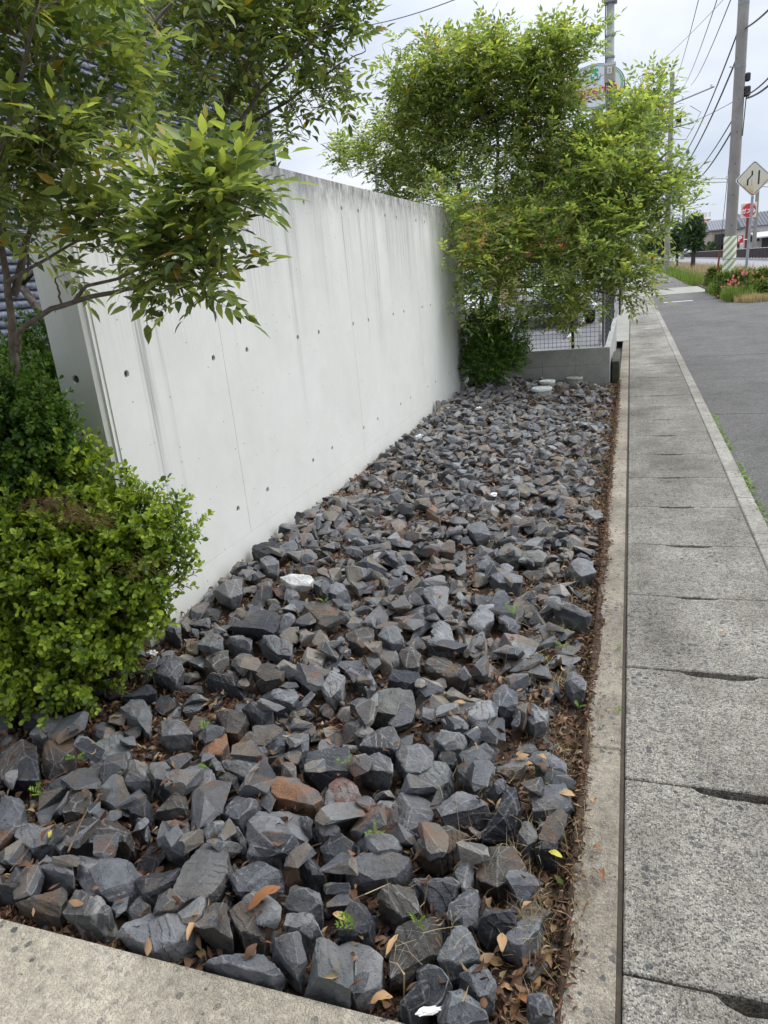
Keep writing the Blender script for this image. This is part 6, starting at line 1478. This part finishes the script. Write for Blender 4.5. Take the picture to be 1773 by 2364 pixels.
for k in range(4):
    xw = x0+.3+k*(x1-x0-.6)/4; mb = MB(); mb.box(xw, xw+(x1-x0)/5.2, 29.93, 29.99, .3, z0-.25); f = part(mb, 'window', frameM, e)
    mb = MB(); mb.box(xw+.06, xw+(x1-x0)/5.2-.06, 29.915, 29.928, .36, z0-.31); q = mb.build('pane', glass); q.parent = f; q.location = -Vector(e.location)
mb = MB(); mb.box(hy(1062, 480, 30)[0]+.1, hy(1075, 480, 30)[0], 29.93, 29.99, 3.0, hy(1070, 470, 30)[2]); part(mb, 'window', frameM, e)
mb = MB(); mb.box(a[0]-.15, b[0]+.15, 29.85, 40.1, zt_, zt_+.15); part(mb, 'parapet', cream, e)

carp = plain('white_car_paint', (.70, .71, .72), .22, var=.02); carg = plain('silver_car_paint', (.42, .44, .46), .25, metal=.5, var=.03); tyre = plain('tyre', (.015, .015, .015), .8); cglass = plain('car_glass', (.05, .07, .08), .06, var=.05)
def car(x, y, rot, m, label):
    e = empty('parked_car', (x, y, -.03), label, 'car', 'cars in the parking lot'); e.rotation_euler = (0, 0, rot)
    prof = [(-2.1, .35), (-2.12, .62), (-2.02, .88), (-1.25, 1.0), (-.62, 1.42), (.9, 1.48), (1.65, 1.25), (1.95, .95), (2.02, .6), (1.98, .35)]
    bm = bmesh.new(); rings = []
    for yy, ins in ((-.82, .0), (-.86, -.0), (-.80, .02), (-.66, .055), (.66, .055), (.80, .02), (.86, 0), (.82, 0)):
        pass
    V = []; F = []; ws = [(-.83, 0), (-.62, 1), (.62, 1), (.83, 0)]
    for px_, pz in prof:
        t_ = max(0, (pz-.95)/.55); h_ = .85-.20*t_
        V += [(px_, -h_, pz), (px_, h_, pz)]
    n = len(prof); mb = MB(); mb.add(V, [tuple(2*i for i in range(n)), tuple(2*i+1 for i in range(n-1, -1, -1))]+[(2*i, 2*i+1, 2*((i+1) % n)+1, 2*((i+1) % n)) for i in range(n)])
    o = mb.build('body', m, e, bevel=.05, seg=2, smooth=True)
    for nm, pts in (('windscreen', [(-1.22, 1.02), (-.66, 1.39)]), ('rear_window', [(.98, 1.45), (1.62, 1.24)])):
        (ax_, az), (bx_, bz) = pts; mb = MB(); o_ = .012; s_ = -1 if nm == 'windscreen' else 1
        h1, h2 = .78-.2*max(0, (az-.95)/.55), .78-.2*max(0, (bz-.95)/.55)
        mb.add([(ax_+s_*o_, -h1, az+.03), (ax_+s_*o_, h1, az+.03), (bx_+s_*o_, h2, bz+.02), (bx_+s_*o_, -h2, bz+.02), (ax_+s_*.04-s_*.03, -h1, az-.0), (ax_, h1, az), (bx_, h2, bz), (bx_, -h2, bz)], [(0, 1, 2, 3), (4, 7, 6, 5), (0, 3, 7, 4), (1, 5, 6, 2), (0, 4, 5, 1), (3, 2, 6, 7)]); mb.build(nm, cglass, e)
    for s_ in (-1, 1):
        mb = MB(); y_ = s_*.80; pts = [(-1.05, 1.03), (-.58, 1.36), (.85, 1.40), (1.5, 1.2), (1.6, 1.03)]
        mb.add([(p[0], s_*(.862-.20*max(0, (p[1]-.95)/.55)), p[1]) for p in pts]+[(p[0], s_*(.84-.20*max(0, (p[1]-.95)/.55)), p[1]) for p in pts], [tuple(range(5)), tuple(range(9, 4, -1))]+[(i, 5+i, 5+(i+1) % 5, (i+1) % 5) for i in range(5)]); mb.build('side_window', cglass, e)
        for wx in (-1.3, 1.25):
            mb = MB(); cyl_y(mb, s_*.87, s_*.68, wx, .32, .31, .31, 24); w_ = mb.build('wheel', tyre, e, bevel=.02)
            mb = MB(); cyl_y(mb, s_*.885, s_*.871, wx, .32, .18, .19, 16); mb.build('rim', steel, w_)
        mb = MB(); mb.box(-2.13, -2.0, s_*.5, s_*.78, .66, .80); mb.build('headlight', whitep, e, bevel=.02)
        mb = MB(); mb.box(1.93, 2.03, s_*.55, s_*.78, .75, .93); mb.build('tail_light', redp, e, bevel=.02)
    mb = MB(); mb.box(-2.15, -2.08, -.6, .6, .42, .56); mb.build('grille', blackp, e)
    return e
q = hz(1130, 680); car(-3.6, 15.6, rad(95), carp, 'white car nearest the wall, seen through the ash leaves and fence')
car(-1.9, 19.4, rad(100), carg, 'silver car with dark windscreen behind the big tree leaves')
car(-6.2, 17.0, rad(92), carp, 'white car farthest left in the parking lot')
rl = empty('guard_rail', (-.6, 12, 0), 'white sloping tube rail behind the wire fence near the corner', 'rail'); pa, pb_ = hy(1253, 625, 13.5), hy(1296, 672, 11.6)
mb = MB(); mb.tube([pa, pb_], .035, 10); part(mb, 'rail', whitep, rl)
mb = MB(); mb.tube([(pa[0], pa[1], -.05), pa], .03, 8); part(mb, 'post', whitep, rl)
mb = MB(); mb.tube([(pb_[0], pb_[1], -.05), pb_], .03, 8); part(mb, 'post', whitep, rl)
# dark clipped conifer behind the fence at the right of the big tree
c = hy(1235, 410, 16); e = shrub('dark_conifer', 'dark dense evergreen behind the right half of the big tree', 'tree', [(c[0], 16, c[2], .85, .95), (c[0]+.9, 16.3, c[2]-.35, .6, .6)], 1100, 77, G['topiary'], 3.4, 1.0, 0, (c[0], 16, 0), inner=.35)
mb = MB(); mb.tube([(c[0], 16, -.05), (c[0], 16, c[2])], [.09, .05], 8); part(mb, 'trunk', G['darkbark'], e, smooth=True)
# white fence posts at the far parking entrance
for k in range(6):
    y = 15.2+k*.8; 
fr = empty('white_railing', (-.25, 15, 0), 'white railing posts at the far parking entrance beside the pavement', 'railing')
for k in range(12): mb = MB(); mb.box(-.28, -.23, 20+k*.7, 20.05+k*.7, -.05, .95); part(mb, 'post', whitep if k % 2 else blackp, fr)
mb = MB(); mb.box(-.27, -.24, 20, 27.8, .96, 1.0); part(mb, 'rail', whitep, fr)
# lone slim steel mast behind the wall top (left of the tree)
q = hy(810, 350, 40); mb = MB(); mb.tube([(q[0], 40, 0), (q[0], 40, hy(812, 345, 40)[2])], .09, 8); tag(mb.build('steel_mast', dsteel), 'thin grey mast tip rising just above the concrete wall top', 'mast')

# ================================================================ small things lying in the bed
def hat(px, py):           # surface point under a displayed pixel
    p = hz(px, py, .03)
    for _ in range(8):
        i = min(GNX-1, max(0, int((p[0]-GX0)/CELL))); j = min(GNY-1, max(0, int((p[1]-GY0)/CELL))); p = hz(px, py, float(HM[i, j])+.004 if p[0] < -.115 else .004)
    return p
def one_leaf(px, py, l, w_, ang, mat, label, curl=.25, bend=.12, tilt=(0, 0), cat='leaf', grp=None):
    V, F = leaf_shape(w_/l, curl, bend, 5); p = hat(px, py); me = fastmesh('fallen_leaf', (V-[0, .5, 0])*l, F, mat); me.shade_smooth(); o = bpy.data.objects.new('fallen_leaf', me); C.objects.link(o)
    o.location = (p[0], p[1], p[2]+.006); o.rotation_euler = (tilt[0], tilt[1], rad(ang)); tag(o, label, cat, grp)
    sm = MB(); sm.tube([(0, -.62*l, .0), (0, -.3*l, .02*l), (0, .4*l, bend*l*.9+.0005)], [.0008, .0008, .0004], 4); q = sm.build('midrib', G['twig'], o, recalc=False); return o
one_leaf(572, 1945, .085, .021, -52, G['brownleaf'], 'largest brown leaf lying on the blue-grey rock near the apron', .25, .1, (.35, -.1))
one_leaf(1068, 2080, .042, .013, 80, G['tanleaf'], 'oval tan leaf on the rock at the lower right', .1, .04)
one_leaf(1085, 2040, .045, .011, 10, G['tanleaf'], 'upright tan leaf just behind the oval tan one', .2, .08)
one_leaf(994, 1520, .040, .010, 85, G['tanleaf'], 'oval tan leaf on a rock in the middle of the bed', .12, .05)
one_leaf(848, 2045, .055, .008, -10, G['tanleaf'], 'tan narrow leaf near the bottom centre of the bed', .5, .1)
one_leaf(437, 2068, .04, .012, 60, G['tanleaf'], 'orange-tan leaf by the large slab at the apron', .4, .15)
one_leaf(416, 2018, .045, .012, 5, G['tanleaf'], 'pale crumpled leaf against the large slab at the apron', .8, .2)
one_leaf(1200, 1850, .035, .009, 70, G['yellowleaf'], 'yellow-green leaf in the litter near the curb', .2, .1)
one_leaf(1205, 1905, .04, .008, 50, G['weed'], 'green pointed leaf in the litter near the curb', .2, .1)
one_leaf(1140, 2180, .06, .013, 70, G['brownleaf'], 'red-brown curled leaf at the bottom right of the bed', .9, .2)
one_leaf(825, 2165, .045, .012, -60, G['tanleaf'], 'pale brown leaf beside the narrow slab at the bottom', .5, .15)
one_leaf(1298, 1895, .03, .010, 20, G['brownleaf'], 'curled brown leaf lying on the concrete edging', .9, .25)
one_leaf(1290, 1838, .022, .008, 80, G['brownleaf'], 'small brown leaf on the edging above the curled one', .6, .2)
one_leaf(1278, 1732, .02, .007, 30, G['tanleaf'], 'tiny tan leaf on the edging beside the broad rock', .5, .2)
one_leaf(1560, 1372, .02, .006, 80, G['tanleaf'], 'small pale leaf alone on the pavement slabs', .5, .2)
one_leaf(112, 1805, .03, .008, 20, G['yellowleaf'], 'bright yellow leaf in the left litter', .3, .1)
one_leaf(545, 2235, .04, .01, 60, G['brownleaf'], 'brown leaf by the bottom rocks', .6, .2)
one_leaf(735, 1985, .04, .011, 75, G['tanleaf'], 'small tan leaf between the rocks left of the dark peak', .3, .1)
nr = np.random.default_rng(44)
ll = [(1170, 1640), (1145, 1655), (1130, 1640), (1180, 1960), (1195, 2010), (1140, 1960), (1225, 1720), (1180, 2080), (1120, 2110), (1160, 2130), (1250, 1620), (1090, 2140)]
for k, (a, b) in enumerate(ll): one_leaf(a, b, nr.uniform(.028, .042), nr.uniform(.008, .012), nr.uniform(0, 180), G['tanleaf'], 'one of the scattered oval tan leaves in the litter near the curb', nr.uniform(.2, .6), .12, (nr.normal(0, .2), nr.normal(0, .2)), grp='tan leaves near the curb')
def crumple(px, py, s_, label, seed, flat=.45):
    r = np.random.default_rng(seed); bm = bmesh.new(); bmesh.ops.create_icosphere(bm, subdivisions=3, radius=1)
    for v in bm.verts:
        n = mnoise.noise(v.co*2.3+Vector((seed, 0, 0)))*.5+abs(mnoise.noise(v.co*4.1+Vector((0, seed, 0))))*.5; v.co *= (.65+n); v.co = Vector((v.co.x*s_[0], v.co.y*s_[1], v.co.z*s_[0]*flat))
    me = bpy.data.meshes.new('paper_scrap'); bm.to_mesh(me); bm.free(); me.materials.append(G['paper']); o = bpy.data.objects.new('paper_scrap', me); C.objects.link(o); p = hat(px, py); o.location = (p[0], p[1], p[2]+s_[0]*flat*.4); o.rotation_euler = (0, 0, seed); tag(o, label, 'paper', 'paper scraps among the rocks')
crumple(925, 2185, (.010, .030), 'crumpled white paper scrap at the bottom of the bed', 2)
crumple(1158, 1917, (.007, .022), 'thin white scrap in the litter at the lower right', 1)
crumple(1035, 883, (.035, .022), 'white scrap among the far rocks below the lids', 3)
crumple(905, 945, (.05, .018), 'white strip lying by the wall among far rocks', 4)
crumple(1065, 1070, (.03, .03), 'pinkish-white scrap in the far middle of the bed', 5)
crumple(330, 1415, (.035, .02), 'grey-white scrap under the right edge of the bright shrub', 6)
# straw blade
p1, p2, p3 = hat(842, 2085), hat(875, 2120), hat(873, 2195)
mb = MB(); mb.tube([p1+[0, 0, .01], hat(860, 2098)+[0, 0, .02], p2+[0, 0, .02], p3+[0, 0, .006]], [.001, .002, .0022, .001], 5, cap=False); tag(mb.build('straw_blade', G['straw'], recalc=False), 'long pale straw blade bent over the tall brown and grey block', 'straw')
p1, p2 = hat(395, 1860), hat(505, 1640)
P = [hat(a, b)+[0, 0, .012] for a, b in ((700, 1975), (790, 1940), (880, 1900), (960, 1850), (1050, 1800))]
mb = MB(); mb.tube(P, .0014, 4); tag(mb.build('dry_stem', G['straw'], recalc=False), 'long thin dry stem lying slantwise over the front rocks', 'stem')
P = [hat(a, b)+[0, 0, .012] for a, b in ((190, 1860), (215, 1780), (160, 1700), (195, 1600), (215, 1690))][:4]
P = [hat(a, b)+[0, 0, .015] for a, b in ((150, 1850), (175, 1790), (210, 1720), (222, 1690))]
mb = MB(); mb.tube(P, [.003, .0026, .002, .001], 6); tag(mb.build('fallen_twig', G['twig'], recalc=False), 'dark fallen twig beside the tall brownish boulder at left', 'twig')
# small weeds growing between the rocks
def weed(px, py, s_, seed, label, mat='weed'):
    r = np.random.default_rng(seed); p = hat(px, py); e = empty('weed', tuple(p), label, 'weed', 'small green weeds between the rocks'); Ls, Ds, Us = [], [], []; mb = MB()
    for k in range(r.integers(3, 6)):
        a = r.uniform(0, 6.28); d = np.array([math.cos(a), math.sin(a), r.uniform(.5, 1.5)]); d /= np.linalg.norm(d); pts = [p+d*s_*t_+np.array([0, 0, -.3*s_*t_*t_]) for t_ in np.linspace(0, 1, 5)]
        mb.tube(pts, .0006, 3, cap=False)
        for q in pts[1:]:
            for sd_ in (-1, 1): Ls.append(q); Ds.append(np.cross(d, (0, 0, 1))*sd_+d*.6+[0, 0, .15]); Us.append([0, 0, 1.0])
        Ls.append(pts[-1]); Ds.append(d); Us.append([0, 0, 1.0]+r.normal(0, .2, 3))
    Ls, Ds, Us = map(np.array, (Ls, Ds, Us)); TV, TF = leaf_shape(.22, .2, .1, 1); V, F = spread(TV, TF, frame(Ds, Us)*(s_*.34*r.uniform(.6, 1.1, len(Ls)))[:, None, None], Ls)
    part(mb, 'stem', G['greenstem'], e, recalc=False); o = bpy.data.objects.new('leaves', fastmesh('leaves', V-p, F, G[mat])); C.objects.link(o); o.parent = e; o['kind'] = 'stuff'
for k, (a, b, s_) in enumerate([(770, 2010, .05), (745, 1655, .035), (810, 1800, .03), (1110, 1330, .05), (1170, 1430, .035), (708, 1930, .035), (440, 1580, .04), (700, 1300, .03), (90, 1720, .045), (450, 1660, .03), (1215, 1400, .035), (165, 1640, .03), (1250, 1530, .025), (1335, 1540, .02), (1340, 1400, .022), (810, 1700, .03), (900, 2000, .03)]):
    pl = [ 'leafy weed on the dark peaked rock at the bottom', 'tiny sprout lying on the wide slate rock', 'bright sprout hanging on the red-patched rock', 'broad-leaved weed in the middle distance right of centre', 'small weed near the curb in mid distance', 'feathery weed left of the dark peaked rock', 'weed in the litter below the bright shrub', 'small weed between rocks near the white rock', 'weed beside the dark flat rock at left', 'low weed right of the box-shaped rock', 'weed in the litter beside the curb edge', 'weed just under the bright shrub', 'small weed in the litter at the edging', 'lower green sprout in the pavement groove', 'upper green sprout in the pavement groove', 'sprout behind the red-patched rock', 'sprout right of the dark peaked rock'][k]
    weed(a, b, s_, 300+k, pl)
# green weeds in the seam between kerb and driveway
def seam(name, label, spots, seed):
    r = np.random.default_rng(seed); Ls, Ds, Us = [], [], []
    for (y0, y1, n) in spots:
        for _ in range(n):
            y = r.uniform(y0, y1); a = r.uniform(0, 6.28); Ls.append((.712+r.normal(0, .012), y, -.008)); Ds.append((math.cos(a), math.sin(a), r.uniform(.15, .8))); Us.append((0, 0, 1.0))
    Ls, Ds, Us = map(np.array, (Ls, Ds, Us)); TV, TF = leaf_shape(.25, .2, .1, 1); V, F = spread(TV, TF, frame(Ds, Us)*r.uniform(.012, .032, len(Ls))[:, None, None], Ls)
    o = bpy.data.objects.new(name, fastmesh(name, V, F, G['weed'])); C.objects.link(o); struct(o, 'stuff'); tag(o, label, 'weeds')
seam('seam_weeds', 'small green weeds in the seam between kerb and driveway', [(5.4, 6.4, 130), (4.5, 5.2, 150), (4.1, 4.4, 40), (6.4, 7.0, 60), (3.6, 4.1, 30)], 9)
# grass tufts and straw on the curb edge of the bed
nr = np.random.default_rng(12); TV = np.array([(-1, 0, 0), (1, 0, 0), (-.7, .12, .5), (.7, .12, .5), (0, .42, 1)], float); TF = np.array([(0, 1, 3), (0, 3, 2), (2, 3, 4)])
for nm, mat, cl, lab in (('dry_tuft', 'drygrass', [(-.2, 1.35, .1, 260), (-.17, 1.55, .08, 160), (-.2, 4.3, .09, 160), (-.2, 5.6, .1, 120), (-.18, 3.1, .07, 90), (-.2, 2.3, .07, 120), (-.17, 1.9, .08, 150), (-.16, 1.2, .06, 120)], 'dry pale grass tufts at the curb edge of the bed'), ('green_tuft', 'grass', [(-.2, 5.3, .06, 70), (-.3, 5.5, .05, 40), (-.22, 4.7, .05, 40), (-.22, 2.6, .06, 40), (-.2, 1.7, .05, 30)], 'green grass tufts at the curb edge of the bed')):
    L_, M_ = [], []
    for (x, y, sp, n) in cl:
        for _ in range(n):
            xx, yy = min(-.09, x+nr.normal(0, sp*.6)), y+nr.normal(0, sp); a = nr.uniform(0, 6.28); h_ = nr.uniform(.015, .05); ln = h_*nr.uniform(.4, 2.2)
            i = min(GNX-1, max(0, int((xx-GX0)/CELL))); j = min(GNY-1, max(0, int((yy-GY0)/CELL))); z = float(min(HM[i, j], .01)) if xx < -.113 else -.001
            L_.append((xx, yy, z)); M_.append([[math.cos(a)*.0011, -math.sin(a)*ln*2, 0], [math.sin(a)*.0011, math.cos(a)*ln*2, 0], [0, 0, h_]])
    V, F = spread(TV, TF, np.array(M_), np.array(L_)); o = bpy.data.objects.new(nm, fastmesh(nm, V, F, G[mat])); C.objects.link(o); struct(o, 'stuff'); tag(o, lab, 'grass')
# litter blown onto the edging
nr = np.random.default_rng(15); n = 1300; x = -.113+np.abs(nr.normal(0, .022, n))*np.where(nr.random(n) < .1, 4, 1); y = nr.uniform(1.0, 9, n); x = np.minimum(x, .3); s_ = nr.uniform(.006, .016, n)
d = nr.normal(size=(n, 3))*[1, 1, .15]; u = nr.normal(size=(n, 3))*.3+[0, 0, 1]; V, F = spread(LT[0][0], LT[0][1], frame(d, u)*s_[:, None, None], np.stack([x, y, np.full(n, .004)], 1))
o = bpy.data.objects.new('leaf_crumbs', fastmesh('leaf_crumbs', V, F, G['litter'])); C.objects.link(o); struct(o, 'stuff'); tag(o, 'small brown leaf crumbs blown onto the concrete edging', 'leaf crumbs')

# soil washed over the bed side of the edging
nr = np.random.default_rng(91); ys = np.arange(.96, 9.05, .012); w_ = np.array([.003+.038*max(0, mnoise.noise(Vector((y*1.3, 3, 0)))+.12)+.018*max(0, mnoise.noise(Vector((y*9, 7, 0)))+.3)+nr.uniform(0, .003) for y in ys])
V = []; F = []
for k, (y, w0) in enumerate(zip(ys, w_)):
    for a, z in ((-.004, .001), (.0, .0045), (.45, .005+nr.uniform(-.001, .002)), (.8, .0025), (1.0, -.0008)): V.append((-.113+(a*w0 if a > 0 else a), y, z))
for k in range(len(ys)-1):
    for a in range(4): i = k*5+a; F += [(i, i+1, i+6), (i, i+6, i+5)]
me = fastmesh('spilled_soil', V, F, K['soil']); me.shade_smooth(); o = bpy.data.objects.new('spilled_soil', me); C.objects.link(o); struct(o, 'stuff'); tag(o, 'thin brown soil washed over the bed side of the edging', 'soil')
n = 1900; k = nr.integers(0, len(ys), n); x = -.13+nr.random(n)*(w_[k]+.022); y = ys[k]; s_ = nr.uniform(.008, .026, n)
d = nr.normal(size=(n, 3))*[1, 1, .3]; u = nr.normal(size=(n, 3))*.4+[0, 0, 1]; V, F = spread(LT[1][0], LT[1][1], frame(d, u)*s_[:, None, None], np.stack([x, y, np.full(n, .007)], 1))
me = fastmesh('edge_leaves', V, F, G['litter']); me.shade_smooth(); o = bpy.data.objects.new('edge_leaves', me); C.objects.link(o); struct(o, 'stuff'); tag(o, 'dry leaves drifted against and over the concrete edging', 'fallen leaves')
